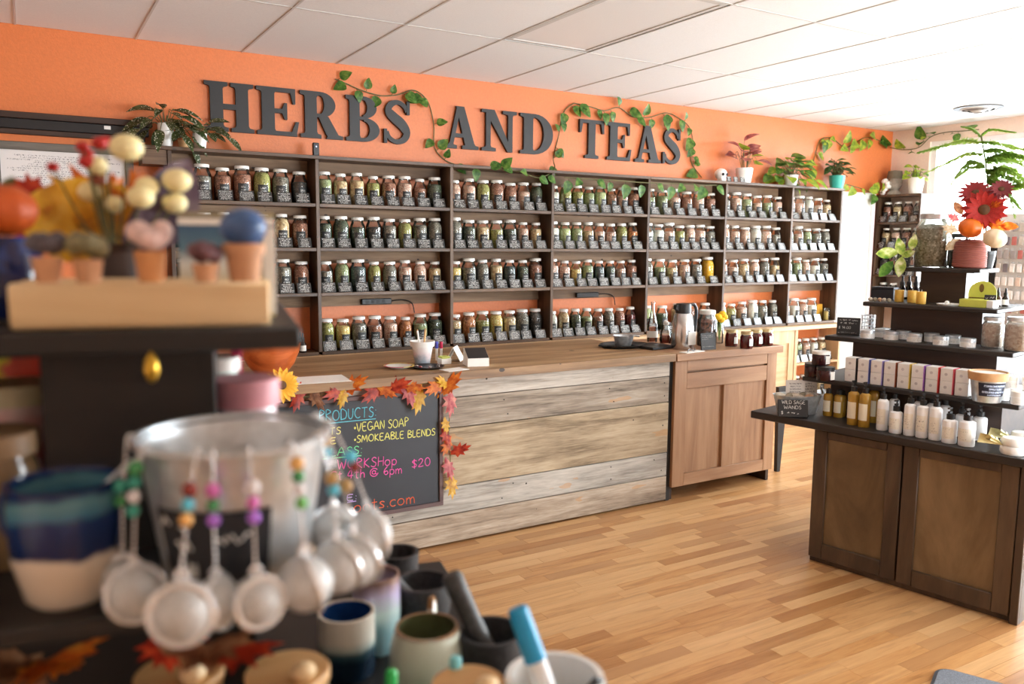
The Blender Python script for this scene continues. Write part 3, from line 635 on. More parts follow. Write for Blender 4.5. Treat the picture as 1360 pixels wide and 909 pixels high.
# open lower shelves right of it
ls = thing('lower_shelf', 'open pale lower shelf with jars beside the white door', 'shelf', (0, 0, 0))
for z in (.52, .16): obj('shelf_board', MB().bbox(BX1+.001, 6.79, BY, Y1-.016, z-.022, z, .002), m_baseh, ls)
obj('side_board', MB().bbox(6.791, 6.815, BY, Y1-.016, 0, .84, .002), m_base, ls)
for zi, z in enumerate((.52, .16)):
    for i in range(5):
        x = BX1+.06+i*.115; c = ['lg', 'g', 'pk', 'wh', 'tn'][i]
        jar(x, 5.33, z, c, f'jar of {PN[c]}, {ORD[i+1]} on the {["upper", "bottom"][zi]} lower shelf by the door', 'herb jars on the lower shelf', 1, 'slim', 1.0)
        card(x, 5.225, z, f'price card before {ORD[i+1]} jar, {["upper", "bottom"][zi]} lower shelf by the door', 'price cards on the lower shelf')
# black dropper bottles, bay one
db = MB().lathe([(0, 0), (.017, 0), (.018, .004), (.018, .05), (.009, .062), (.009, .07)], 14).mesh('bottle_body', True, 50); dc = MB().lathe([(.010, .066), (.011, .066), (.011, .082), (.006, .086), (.005, .11), (0, .112)], 12).mesh('dropper_cap', True, 50); dl = MB().lathe([(.0184, .010), (.0184, .042)], 14).mesh('paper_label', True, fixn=False)
m_amber = plain('dark_bottle_glass', (34, 24, 22), .12, var=.1)
def dropper(loc, label, group, s=1.0, body=m_amber):
    t = thing('dropper_bottle', label, 'bottle', loc, 0, group); t.scale = (s,)*3; obj2('bottle_body', db, body, t); obj('dropper_cap', dc, m_black, t); obj('paper_label', dl, m_paper, t)
for i in range(10): dropper((1.20+(i % 5)*.085, 5.27+.06*(i//5), SHZ[3]), f'dark dropper bottle, {ORD[i%5+1]} in the {["front","rear"][i//5]} row, lowest shelf, first bay', 'dropper bottles in the first bay', 1.15)

# ------------------------------------------------------------------ service counter
CY = 3.83; WT = .95
sc_ = thing('service_counter', 'long service counter clad in weathered pale reclaimed planks', 'counter', (0, 0, 0))
CX0, CX1 = .45, 3.425
obj('counter_body', MB().box(CX0, CX1-.02, CY+.022, 4.62, .06, WT-.046), m_dark, sc_)
obj('toe_kick', MB().box(CX0, CX1-.06, CY+.05, 4.6, 0, .06), m_blackm, sc_)
pal = [[(150,140,128), (186,176,164), (212,204,192)], [(108,96,84), (152,138,122), (186,174,158)], [(130,112,88), (174,154,126), (200,184,156)], [(140,134,126), (178,172,162), (206,200,190)], [(124,108,92), (168,150,130), (200,186,168)]]
def weathered(name, cols):
    t = NT(name); v = t.coords(True, (1.1, 14, 14)); a = t.noise(v, 1.0, 6, .65, .8); v2 = t.coords(True, (9, 120, 120)); b = t.noise(v2, 1.0, 3); pz = t.noise(t.coords(True, (2.2, 5, 5)), 1.0, 4, .6)
    f = t.math('ADD', t.math('ADD', t.math('MULTIPLY', a, .55), t.math('MULTIPLY', b, .2)), t.math('MULTIPLY', pz, .25)); c = [lin(x) for x in cols]
    dk = tuple(x*.38 for x in c[0]); col = t.ramp(f, [(.30, dk), (.40, c[0]), (.50, c[1]), (.62, c[2])])
    vo = t.N('ShaderNodeTexVoronoi'); vo.inputs['Scale'].default_value = 8; t.L(t.coords(True), vo.inputs['Vector'])
    col = t.mix(t.math('LESS_THAN', vo.outputs['Distance'], .05), col, lin((46, 36, 30)))
    wv = t.noise(t.coords(True, (2.5, 9, 9)), 1.0, 3); col = t.mix(t.math('MULTIPLY', t.math('GREATER_THAN', wv, .66), .5), col, lin((196, 146, 92)))
    t.set(col, .75); t.bump(f, .4, .006); return t.m
zb = [.012, .170, .322, .644, .808, WT-.046]
for k in range(5):
    i = 4-k
    obj('cladding_plank', MB().bbox(-(CX1-CX0)/2, (CX1-CX0)/2, -.011, .011, 0, zb[k+1]-zb[k]-.005, .002), weathered('reclaimed_plank_%d' % k, pal[i]), sc_, ((CX0+CX1)/2, CY+.011+(.002 if k % 2 else 0), zb[k]))
    rr_ = random.Random(k)
nh = MB()
for k in range(5):
    for x in (.9, 1.6, 2.25, 2.95, 3.35):
        for q in (.25, .75): nh.lathe([(0, -.0012), (.004, -.001), (.004, .0004)], 8, (0, 0, 0), Matrix.Translation((x+rr_.uniform(-.05, .05), CY-.0004, zb[k]+(zb[k+1]-zb[k])*q)) @ Matrix.Rotation(R_(90), 4, 'X'))
obj('nail_heads', nh, m_blackm, sc_, kind='stuff')
obj('end_panel', MB().bbox(CX1-.019, CX1, CY+.023, 4.62, .0, WT-.046, .002), m_dark, sc_)
m_top = wood('worktop_wood', [(96,68,44), (148,114,78), (190,156,116)], 0, 8, 12, .5, knots=4, randcol=.2)
wt = thing('worktop', 'long honey brown plank worktop of the service counter', 'worktop', (0, 0, 0))
ys = [3.785, 3.96, 4.14, 4.32, 4.50, 4.68]
for a, b in zip(ys, ys[1:]): obj('top_plank', MB().bbox(-1.51, 1.51, a-(a+b)/2, b-(a+b)/2-.0012, -.0455, 0, .0015), m_top, wt, (1.925, (a+b)/2, WT))

# end cabinet of the counter
m_alder = wood('alder_wood', [(132,92,62), (164,122,88), (188,150,114)], 2, 7, 10, .5, bump=.08); m_alderh = wood('alder_wood_rail', [(132,92,62), (164,122,88), (190,152,116)], 0, 7, 10, .5, bump=.08)
kc = thing('counter_cabinet', 'brown panelled wooden cabinet at the right end of the counter', 'cabinet', (0, 0, 0))
KX0, KX1, KY = 3.462, 4.375, 3.82
zt = .902; zl = ony(911, 496, KY).z; zp = ony(911, 517, KY).z; zq = ony(905, 630, KY).z+.0; zbm = .085
obj('cabinet_body', MB().box(KX0+.02, KX1-.02, KY+.03, 4.5, zbm, zt-.001), m_alder, kc)
sx = [KX0, KX0+.10, ony(960, 560, KY).x, ony(975, 560, KY).x, KX1-.09, KX1]
for a, b in ((sx[0], sx[1]), (sx[4], sx[5])): obj('stile', MB().bbox(a, b, KY, KY+.03, zbm-.0, zt-.0005, .002), m_alder, kc)
obj('top_rail', MB().bbox(sx[1]+.0005, sx[4]-.0005, KY+.001, KY+.03, zl+.012, zt-.0005, .002), m_alderh, kc)
obj('middle_rail', MB().bbox(sx[1]+.0005, sx[4]-.0005, KY+.001, KY+.03, zp, zl, .002), m_alderh, kc)
obj('bottom_rail', MB().bbox(sx[1]+.0005, sx[4]-.0005, KY+.001, KY+.03, zbm, zq, .002), m_alderh, kc)
obj('centre_stile', MB().bbox(sx[2], sx[3], KY+.001, KY+.03, zq+.0005, zp-.0005, .002), m_alder, kc)
for a, b in ((sx[1], sx[2]), (sx[3], sx[4])): obj('panel', MB().box(a+.0005, b-.0005, KY+.017, KY+.029, zq+.0005, zp-.0005), m_alder, kc)
for x in (KX0+.001, KX1-.026): obj('side_foot', MB().box(x, x+.025, KY+.031, 4.5, 0, zbm), m_darkb, kc)
obj('gap_shade_strip', MB().box(CX1+.006, KX0-.002, KY+.02, 4.4, 0, zt), m_blackm, kc)  # black strip stands in for the shade in the gap beside the counter
obj('cabinet_top', MB().bbox(KX0-.018, KX1+.02, 3.785, 4.52, zt, WT, .003), m_alderh, kc)
obj('support_leg', MB().prism([(4.585, 0), (4.615, 0), (4.665, .62), (4.565, .62)], -3.985, -3.955, MX), m_blackm, kc, label='dark tapered support leg')

# ------------------------------------------------------------------ stroke handwriting
def ell(cx, cy, rx, ry, a0, a1, n=10): return [(cx+rx*math.cos(R_(a0+(a1-a0)*k/n)), cy+ry*math.sin(R_(a0+(a1-a0)*k/n))) for k in range(n+1)]
SF = {'A': [[(0,0),(.35,1),(.7,0)],[(.12,.38),(.6,.36)]], 'B': [[(.05,0),(.05,1),(.4,.97),(.5,.76),(.08,.54),(.55,.4),(.5,.05),(.05,0)]], 'C': [ell(.4,.5,.36,.5,50,310)],
 'D': [[(.05,0),(.05,1),(.5,.85),(.62,.5),(.5,.1),(.0,0)]], 'E': [[(.5,.98),(.05,.95),(.05,.03),(.52,0)],[(.05,.52),(.42,.53)]], 'G': [ell(.4,.5,.36,.5,50,330),[(.42,.42),(.75,.42),(.72,.1)]], 'H': [[(.05,1),(.05,0)],[(.55,1),(.55,0)],[(.05,.5),(.55,.52)]],
 'K': [[(.05,1),(.05,0)],[(.5,.95),(.08,.48),(.55,0)]], 'L': [[(.05,1),(.05,0),(.45,.02)]], 'M': [[(0,0),(.12,1),(.38,.25),(.64,1),(.78,0)]], 'N': [[(.03,0),(.05,1),(.55,.02),(.58,1)]], 'O': [ell(.36,.48,.34,.48,90,450,14)],
 'P': [[(.05,0),(.05,1),(.42,.95),(.5,.72),(.05,.48)]], 'R': [[(.05,0),(.05,1),(.42,.95),(.48,.74),(.06,.5),(.55,0)]], 'S': [[(.5,.86),(.3,1),(.08,.82),(.2,.58),(.48,.38),(.42,.08),(.2,0),(.0,.12)]], 'T': [[(0,.97),(.6,1)],[(.3,.98),(.28,0)]],
 'U': [[(.03,1),(.05,.25),(.28,0),(.5,.25),(.53,1)]], 'V': [[(0,1),(.28,0),(.62,1)]], 'W': [[(0,1),(.18,0),(.38,.7),(.6,0),(.8,1)]], 'I': [[(.1,1),(.1,0)]], 'Y': [[(0,1),(.28,.5),(.55,1)],[(.28,.5),(.25,0)]],
 'h': [[(.05,1),(.05,0)],[(.05,.4),(.25,.58),(.42,.45),(.44,0)]], 't': [[(.2,.95),(.2,.08),(.36,0)],[(.0,.65),(.4,.66)]], 'p': [[(.05,.6),(.05,-.35)],*[ell(.26,.3,.22,.3,140,-200,10)]], 'm': [[(.03,.6),(.05,0)],[(.05,.4),(.22,.6),(.33,.4),(.34,0)],[(.34,.4),(.52,.6),(.64,.4),(.66,0)]],
 'o': [ell(.26,.3,.25,.3,90,450,12)], 's': [[(.4,.52),(.22,.6),(.06,.46),(.34,.2),(.3,.03),(.0,.06)]], 'c': [ell(.28,.3,.26,.3,50,310)], 'a': [ell(.24,.3,.22,.3,40,400,12),[(.47,.6),(.46,.05),(.56,0)]], 'e': [[(.05,.3),(.45,.34),(.4,.52),(.22,.6),(.05,.35),(.15,.04),(.45,.08)]], 'r': [[(.05,.6),(.06,0)],[(.06,.38),(.2,.58),(.38,.54)]],
 '4': [[(.36,0),(.38,1),(.02,.34),(.56,.36)]], '6': [[(.42,.98),(.12,.6),(.05,.25),(.28,0),(.48,.22),(.32,.46),(.08,.3)]], '2': [[(.03,.78),(.25,1),(.46,.78),(.3,.42),(.0,.02),(.52,.04)]], '0': [ell(.28,.5,.26,.5,90,450,14)], '1': [[(.02,.8),(.2,1),(.2,0)]], '8': [ell(.25,.75,.2,.25,-90,270,10), ell(.25,.25,.24,.25,90,450,10)],
 '$': [[(.5,.8),(.3,.92),(.06,.74),(.46,.34),(.28,.1),(.0,.2)],[(.26,1.1),(.26,-.1)]], '@': [ell(.42,.42,.18,.2,0,360,10),[(.6,.6),(.6,.25),(.75,.22)],ell(.45,.42,.42,.46,-10,-320,16)], '.': [[(.06,.0),(.1,.05),(.06,.06)]], ':': [[(.08,.1),(.12,.14)],[(.08,.62),(.12,.66)]], '*': [ell(.14,.42,.08,.10,0,360,6)], '-': [[(0,.4),(.3,.42)]]}
SW = {k: max(x for st in v for x, y in st) for k, v in SF.items()}
def writing(parent, text, A, B, h, mat, n=(0, -1, 0), under=False, r=None, name='chalk_writing', wob=.03):
    """handwritten line from point A to point B (parent space), cap height h"""
    A = Vector(A); B = Vector(B); ux = (B-A); Lw = ux.length; ux.normalize(); nz = Vector(n).normalized(); uz = ux.cross(nz)*-1
    if uz.z < 0: uz = -uz
    adv = sum((SW[c]+.17) if c != ' ' else .42 for c in text)-.17; k = Lw/adv; x = 0; mb = MB(); r = r or h*.05; wr = random.Random(len(text)*7+ord(text[0]))
    for c in text:
        if c == ' ': x += .42; continue
        dy = wr.uniform(-wob, wob)
        for st in SF[c]:
            P = [A+ux*((x+a)*k)+uz*((b+dy)*h)+nz*r*.3 for a, b in st]
            mb.tube(crom(P, 3), r, 5)
        x += SW[c]+.17
    if under: mb.tube([A-uz*h*.28+nz*r*.3, B-uz*h*.22+nz*r*.3], r, 5)
    return obj(name, mb, mat, parent)
def scribble(parent, A, B, h, mat, n=(0, -1, 0), seed=0, r=None, name='chalk_scribble'):
    A = Vector(A); B = Vector(B); ux = (B-A); Lw = ux.length; ux.normalize(); nz = Vector(n).normalized(); uz = ux.cross(nz)
    if uz.z < 0: uz = -uz
    rg = random.Random(seed); x = 0; P = []; mb = MB(); r = r or h*.09
    while x < Lw:
        if rg.random() < .16 and len(P) > 3: mb.tube(P, r, 4); P = []; x += h*.6; continue
        P.append(A+ux*x+uz*h*rg.random()+nz*r*.3); x += h*rg.uniform(.12, .4)
    if len(P) > 1: mb.tube(P, r, 4)
    return obj(name, mb, mat, parent)
CK = {k: plain('chalk_'+k, v, .8, var=.1) for k, v in dict(cyan=(104,196,214), yellow=(234,232,130), green=(120,220,150), pink=(236,96,176), lilac=(186,160,226), orange=(232,104,66), white=(226,226,222)).items()}

# big chalkboard leaning on the counter front
BYF = CY-.022
cbx0, cbx1, cbz0, cbz1 = .93, 1.846, .236, .866
m_slate = plain('chalkboard_slate', (34, 38, 46), .42, var=.10, scale=5)
cb = thing('chalkboard', 'framed black chalkboard with coloured handwriting on the counter front', 'chalkboard', (0, 0, 0))
obj('slate', MB().box(cbx0+.012, cbx1-.012, BYF+.006, CY-.003, cbz0+.012, cbz1-.012), m_slate, cb)
m_cbf = wood('chalkboard_frame', [(70,52,54), (96,76,76), (120,100,98)], 0, 10, 10)
for a, b, c, d in ((cbx0, cbx1, cbz0, cbz0+.022), (cbx0, cbx1, cbz1-.022, cbz1), (cbx0, cbx0+.022, cbz0+.022, cbz1-.022), (cbx1-.022, cbx1, cbz0+.022, cbz1-.022)): obj('board_frame', MB().bbox(a, b, BYF-.006, CY-.003, c, d, .002), m_cbf, cb)
SYF = BYF+.006
def bl(text, xl, yl, xr, yr, hpx, col, under=False):
    A = ony(xl, yl, SYF); B = ony(xr, yr, SYF); return writing(cb, text, A, B, sz(hpx, A), CK[col], (0, -1, 0), under, r=.0025)
bl('PRODUCTS:', 424, 560, 499, 553.5, 14, 'cyan', True); bl('TS', 438, 577.5, 452, 576.5, 9, 'yellow'); bl('*VEGAN SOAP', 470, 574, 542, 566, 11.5, 'yellow')
bl('E', 439, 590, 446, 589, 8, 'yellow'); bl('*SMOKEABLE BLENDS', 470, 588.5, 577.5, 578, 9.5, 'yellow'); bl('CLASS:', 428, 607, 480, 603, 11, 'green', True)
bl('WORKSHop', 448, 624, 526, 617.5, 13, 'pink'); bl('$20', 547, 622, 571, 618, 11, 'pink'); bl('Ct 4th @ 6pm', 438, 639, 533, 629, 12, 'pink')
bl('E:', 461, 665.5, 473, 664, 8, 'lilac', True); bl('oots.com', 470, 681, 550, 668.5, 15, 'orange')

# autumn leaf garland on the board
ga = thing('leaf_garland', 'autumn garland of orange, red and yellow leaves edging the chalkboard', 'garland', (0, 0, 0))
gp = [ony(a, b, BYF-.012) for a, b in ((372, 527), (410, 527), (450, 520), (500, 515), (550, 512), (590, 508), (598, 530), (596, 570), (598, 610), (597, 655))]
obj('garland_stem', MB().tube(crom(gp, 5), .0025, 5), m_stem, ga)
for k, (px, py, kd, s, ang) in enumerate([(395, 527, 'red', .13, 200), (420, 530, 'brown', .11, 150), (446, 522, 'red', .12, 260), (455, 528, 'yellow', .10, 200), (468, 512, 'orange', .14, 60), (495, 522, 'red', .13, 240), (524, 514, 'red', .15, 70), (513, 520, 'orange', .10, 120), (543, 522, 'pink', .13, 170), (556, 530, 'yellow', .14, 200), (548, 514, 'orange', .11, 100), (578, 514, 'orange', .13, 250), (596, 512, 'orange', .16, 40), (590, 508, 'yellow', .11, 300), (598, 535, 'pink', .13, 190), (592, 565, 'yellow', .08, 180), (594, 592, 'orange', .10, 215), (610, 598, 'red', .11, 70), (596, 622, 'pink', .11, 170), (600, 645, 'yellow', .12, 185), (592, 580, 'red', .09, 160)]):
    q = ony(px, py, BYF-.02-.004*(k % 4)); a = R_(ang); d = Vector((math.sin(a), -.3, math.cos(a)))
    lf = obj2('leaf', L_oak, m_autumn[kd], ga); orient(lf, q-d*s*.45, d, (0, -1, .2), (s*.82, s*1.12, s))

# ------------------------------------------------------------------ things on the counter
def P2(q, z): return Vector((q.x, q.y, z))
def W(px, py): return onz(px, py, WT+.0005)
def hollow(prof, th=.004):                          # closed shell from an outer profile [(r,z)...] bottom to top
    inner = [(max(0.0, r-th), z if i else z+th) for i, (r, z) in enumerate(prof)]
    inner = [(r, max(z, prof[0][1]+th)) for r, z in inner]
    return [(0, prof[0][1])]+prof+inner[::-1]+[(0, prof[0][1]+th)]
q = W(360, 499); t = thing('wooden_bowl', 'large reddish brown wooden bowl at the left of the worktop', 'bowl', q)
obj('bowl_body', MB().lathe(hollow([(.055, 0), (.075, .01), (.115, .06), (.142, .125), (.15, .165)], .008), 32), wood('cherry_wood', [(150,66,28), (192,96,46), (214,126,70)], 0, 12, 6, .3), t); obj('foot_ring', MB().lathe([(.05, .0), (.058, .0), (.058, .008), (.05, .008)], 24), m_darkb, t)
q = W(420, 505); o = obj('paper_sheet', MB().box(-.17, .15, -.10, .11, 0, .002), m_paper, None, q, (0, 0, -.1)); tag(o, 'white sheet of paper lying on the worktop near the bowl', 'paper')
def flower(t, c, n, r, pm, cm, face=(0, -1, .3), rows=2, cr=.3, mesh=None):
    f = Vector(face).normalized(); a = f.orthogonal().normalized(); b = f.cross(a); c = Vector(c)
    for k in range(rows):
        for i in range(n):
            th = 2*math.pi*(i+.5*k)/n; d = a*math.cos(th)+b*math.sin(th)+f*(.15+.3*k)
            o = obj2('petal', mesh or L_petal, pm, t); orient(o, c+d*r*.12, d, f, r*(1-.15*k))
    M_ = f.to_track_quat('Z', 'Y').to_matrix().to_4x4(); mb = MB().ball((0, 0, 0), r*cr, 12, 8, (1, 1, .5), M_); o = obj('flower_centre', mb, cm, t, c+f*r*.08)
m_yel = plain('yellow_petal', (240, 176, 40), .6, var=.15); m_redp = plain('red_petal', (170, 28, 18), .6, var=.25, scale=15); m_cent = plain('flower_centre_brown', (92, 60, 30), .8, var=.3)
q = ony(374, 512, 3.76); t = thing('sunflower', 'golden artificial sunflower at the left of the leaf garland', 'flower', q); flower(t, (0, 0, 0), 16, .075, m_yel, m_cent, (.1, -1, .2))
q = W(530, 489); t = thing('small_plate', 'small white plate with coloured rim on the worktop', 'plate', q); obj('plate_body', MB().lathe(hollow([(.045, 0), (.05, .004), (.082, .014)], .003), 32), m_pot, t); obj('painted_rim', MB().lathe([(.072, .0145), (.083, .0155), (.083, .0135)], 32), blotch('painted_rim', [(.3, (200, 60, 110)), (.45, (236, 150, 60)), (.6, (240, 220, 120))], 20, .3, 0, 2.5, .5), t)
q = W(568, 489); t = thing('dark_dish', 'dark patterned shallow dish under the pen cup', 'dish', q); obj('dish_body', MB().lathe([(0, 0), (.07, 0), (.092, .012), (.088, .013), (.068, .005), (0, .004)], 28), m_black, t)
obj('trinkets', (lambda m: [m.ball((.062*math.cos(i*.9), .055*math.sin(i*.9)-.006, .014), .008, 8, 6, (1.3, 1, .6)) for i in range(3, 8)] and m)(MB()), blotch('trinket_colours', [(.3, (150, 40, 50)), (.5, (230, 220, 210)), (.7, (70, 60, 60))], 40, .4, 0, 3, .5), t, kind='stuff')
pc = P2(W(561, 484), WT+.006); t = thing('pen_cup', 'white flared flower-pot cup holding pens with pastel wash', 'cup', pc); obj('cup_body', MB().lathe(hollow([(.042, 0), (.058, .095), (.066, .096), (.07, .125)], .005), 28), blotch('pastel_wash', [(.25, (150, 160, 170)), (.4, (222, 206, 206)), (.6, (240, 236, 230))], 14, .4, 2, .5, .15, 5), t); obj('cup_filling', MB().lathe([(0, .07), (.044, .07), (.046, .106), (0, .112)], 16), m_paper, t)
for k, (dx, dy, col, nm, ln) in enumerate(((.012, .0, (222, 176, 120), 'wooden stick pen', .16), (-.012, .015, (240, 240, 236), 'white marker pen', .15))):
    p = thing('pen', f'{nm} standing in the white pen cup', 'pen', pc+Vector((dx, dy, .113))); d = Vector((dx*1.4, dy, ln)); obj('pen_barrel', MB().tube([(0, 0, 0), d*.45], .006, 8), plain('pen_%d' % k, col, .4), p); obj('pen_tip', MB().tube([d*.45, d*.5], .004, 8), plain('pen_tip_%d' % k, (200, 160, 110), .5), p)
for k, (px, col, nm) in enumerate(((580, (90, 96, 200), 'blue'), (586, (200, 40, 80), 'crimson'))):
    p = thing('marker', f'{nm} capped marker standing beside the pen cup', 'marker', W(px, 479)); obj('marker_barrel', MB().lathe([(0, 0), (.008, 0), (.008, .075), (0, .075)], 10), m_paper, p); obj('marker_cap', MB().lathe([(.0085, .07), (.009, .071), (.009, .108), (0, .11)], 10), plain('cap_%d' % k, col, .4), p)
t = thing('sticky_notes', 'small block of green and white sticky notes by the pen cup', 'notes', W(590, 483)); obj('white_pad', MB().bbox(-.03, .03, -.03, .03, 0, .03, .002), m_paper, t); obj('green_pad', MB().bbox(-.025, .025, -.025, .025, .0305, .042, .002), plain('green_note', (206, 214, 110), .6), t)
o = obj('business_card', MB().box(-.075, .06, -.05, .04, 0, .002), m_paper, None, W(604, 491), (0, 0, .2)); tag(o, 'white card lying flat before the card reader', 'card')
cr = thing('card_reader', 'white wedge-shaped card reader with black sloping screen on the worktop', 'card reader', W(632, 485), -.25)
RM = Matrix(((0,0,1,0),(1,0,0,0),(0,1,0,0),(0,0,0,1)))
obj('reader_body', MB().prism([(-.06, 0), (.06, 0), (.045, .09), (.03, .09), (-.06, .045)], -.06, .06, RM).mesh('reader_body'), m_paper, cr)
obj('screen', MB().prism([(-.0605, .0462), (.0295, .0912), (.0288, .0928), (-.0615, .0478)], -.058, .058, RM).mesh('screen'), m_black, cr)
t = thing('folded_card', 'pale folded card standing left of the card reader', 'card', W(614, 479), .9); obj('left_flap', MB().box(-.06, .06, -.001, .001, 0, .09), m_paper, t, (0, 0, 0), (R_(-28), 0, 0)); obj('right_flap', MB().box(-.06, .06, -.001, .001, 0, .09), m_paper, t, (0, .085, 0), (R_(28), 0, 0))

q = W(828, 461); t = thing('serving_tray', 'black oval serving tray on the worktop under steel bowl', 'tray', q); obj('tray_base', MB().lathe([(0, 0), (.15, 0), (.175, .02), (.172, .022), (.148, .005), (0, .005)], 32, sx=1, sy=.75), m_black, t); obj('tray_handle', MB().tube(crom([(-.165, -.03, .018), (-.2, 0, .02), (-.165, .03, .018)], 5), .005, 6), m_blackm, t)
t = thing('steel_bowl', 'small steel bowl with handle on the black tray', 'bowl', P2(q, WT+.006)); obj('bowl_body', MB().lathe(hollow([(.045, 0), (.05, .004), (.068, .07), (.073, .071)], .002), 28), m_galv, t); obj('bowl_handle', MB().tube(crom([(.068, 0, .066), (.10, 0, .062), (.13, 0, .058)], 4), .006, 6), m_chrome, t)
o = obj('slate_board', MB().bbox(-.11, .10, -.10, .11, 0, .018, .003), m_black, None, W(868, 462), (0, 0, .1)); tag(o, 'black slate board under the syrup bottles', 'board')
zs = WT+.019
m_syrup = plain('orange_syrup', (206, 104, 50), .3, var=.2); m_cgl = glassy('clear_glass', (.95, .97, .97), .03, .06)
q = P2(onz(866, 454, zs), zs); t = thing('syrup_bottle', 'tall clear glass syrup bottle with orange label on slate', 'bottle', q); obj('bottle_glass', MB().lathe(hollow([(.034, 0), (.036, .06), (.034, .12), (.015, .20), (.012, .255), (.015, .258), (.015, .27)], .003), 20), m_cgl, t); obj('syrup', MB().lathe([(0, .005), (.03, .005), (.032, .06), (.03, .10), (0, .10)], 16), m_syrup, t); obj('paper_label', MB().lathe([(.0375, .03), (.0375, .075)], 20), m_paper, t)
q = P2(onz(884, 456, zs), zs); t = thing('glass_jug', 'small clear glass jug of red syrup with handle', 'jug', q); obj('jug_glass', MB().lathe(hollow([(.036, 0), (.042, .02), (.040, .07), (.024, .105), (.026, .125)], .003), 20), m_cgl, t); obj('syrup', MB().lathe([(0, .005), (.034, .005), (.038, .02), (.037, .055), (0, .055)], 16), plain('red_syrup', (176, 60, 36), .3), t); obj('jug_handle', MB().tube(crom([(.024, 0, .115), (.06, 0, .11), (.066, 0, .07), (.042, 0, .04)], 5), .005, 6), m_cgl, t); obj('jug_stopper', MB().lathe([(0, .122), (.018, .122), (.02, .14), (.008, .15), (0, .15)], 16), m_pot, t)
q = W(906, 463); t = thing('carafe', 'tall steel insulated carafe with black lid and handle', 'carafe', q)
obj('carafe_body', MB().lathe([(0, 0), (.072, 0), (.074, .008), (.072, .13), (.058, .215), (.048, .232)], 32), m_chrome, t); obj('carafe_lid', MB().lathe([(.05, .232), (.052, .233), (.050, .285), (.046, .293), (.012, .297), (0, .297)], 28), m_black, t)
obj('pour_spout', MB().prism([(-.075, .262), (-.045, .24), (-.04, .292), (-.07, .285)], -.014, .014, MX), m_black, t); obj('carafe_handle', MB().tube(crom([(.048, 0, .275), (.085, 0, .285), (.112, 0, .25), (.108, 0, .16), (.092, 0, .08), (.072, 0, .06)], 6), .011, 8), m_black, t); obj('carafe_tag', MB().box(-.02, .045, -.0765, -.0745, .03, .115), m_paper, t)
t = thing('sign_holder', 'white sign sheet with black wire holder before the carafe', 'sign', W(918, 468), .15); obj('sign_sheet', MB().box(-.08, .10, -.03, .03, 0, .004), m_paper, t); obj('wire_holder', MB().tube(crom([(-.06, -.02, .007), (-.02, 0, .02), (.03, .0, .007), (.06, .02, .02)], 4), .003, 5), m_black, t)
q = W(938, 459); t = thing('tea_jar', 'large clear glass jar of mixed loose tea beside the carafe', 'jar', q); obj('jar_glass', MB().lathe(hollow([(.06, 0), (.066, .008), (.066, .17), (.05, .20), (.048, .225)], .003), 24), m_cgl, t); obj('loose_tea', MB().lathe([(0, .005), (.06, .005), (.0625, .01), (.0625, .16), (.04, .175), (0, .18)], 20), bits('loose_tea', [(34, 26, 24), (84, 56, 48), (186, 110, 80), (150, 140, 150)], 60), t); obj('jar_lid', MB().lathe([(.049, .212), (.054, .212), (.054, .236), (.05, .24), (0, .24)], 24), m_lid, t)
t = thing('chalk_sign', 'small black chalk sign leaning before the large tea jar', 'sign', W(941, 465), 0); sl = obj('sign_board', MB().box(-.062, .062, -.004, .004, 0, .11), m_blackm, t, (0, 0, 0), (R_(-8), 0, 0))
for k, z in enumerate((.09, .078, .066, .018)): scribble(sl, (-.05, -.0042, z), (.045 if k != 2 else 0, -.0042, z), .007, CK['white'], seed=k+40)
q = W(955, 456); t = thing('flower_vase', 'clear glass vase of yellow flowers on the end cabinet', 'vase', q); obj('vase_glass', MB().lathe(hollow([(.026, 0), (.028, .01), (.028, .10), (.024, .14)], .002), 18), m_cgl, t)
for k, (dx, dz) in enumerate(((-.03, .185), (.0, .165), (.028, .18), (.012, .20))):
    obj('stem', MB().tube(crom([(0, 0, .02), (dx*.4, 0, .10), (dx, 0, dz-.01)], 4), .003, 5), m_fern, t); obj('flower_head', MB().ball((dx, -.01, dz), .028, 12, 8, (1, 1, .8)), plain('yellow_bloom', (244, 190, 30), .7, var=.2, scale=80), t)
for k, (px, py) in enumerate(((971, 460), (991, 463), (1004, 460), (1018, 459))):
    t = thing('jelly_jar', f'{ORD[k+1]} from left of four jars of dark red jelly on the counter', 'jar', W(px, py), 0, 'jars of red jelly'); obj('jar_glass', MB().lathe([(0, 0), (.038, 0), (.041, .006), (.041, .075), (.034, .09), (.034, .098)], 20), glassy('jelly_glass', (.9, .9, .9), .03, .03) if k == 0 else bpy.data.materials['jelly_glass'], t)
    obj('jelly', MB().lathe([(0, .004), (.036, .004), (.0385, .008), (.0385, .073), (.032, .086), (0, .086)], 18), plain('red_jelly', (126, 16, 22), .15, var=.3), t); obj('jar_lid', MB().lathe([(.035, .094), (.038, .094), (.038, .112), (0, .113)], 20), plain('gold_lid', (206, 186, 140), .35, .4), t)
    lm = MB(); vs = []
    for j in range(7):
        a = R_(-110+j*11); vs += [(.0415*math.cos(a), .0415*math.sin(a), .02), (.0415*math.cos(a), .0415*math.sin(a), .065)]
    obj('paper_label', lm.add(vs, [(2*j, 2*j+2, 2*j+3, 2*j+1) for j in range(6)]), m_paper, t)

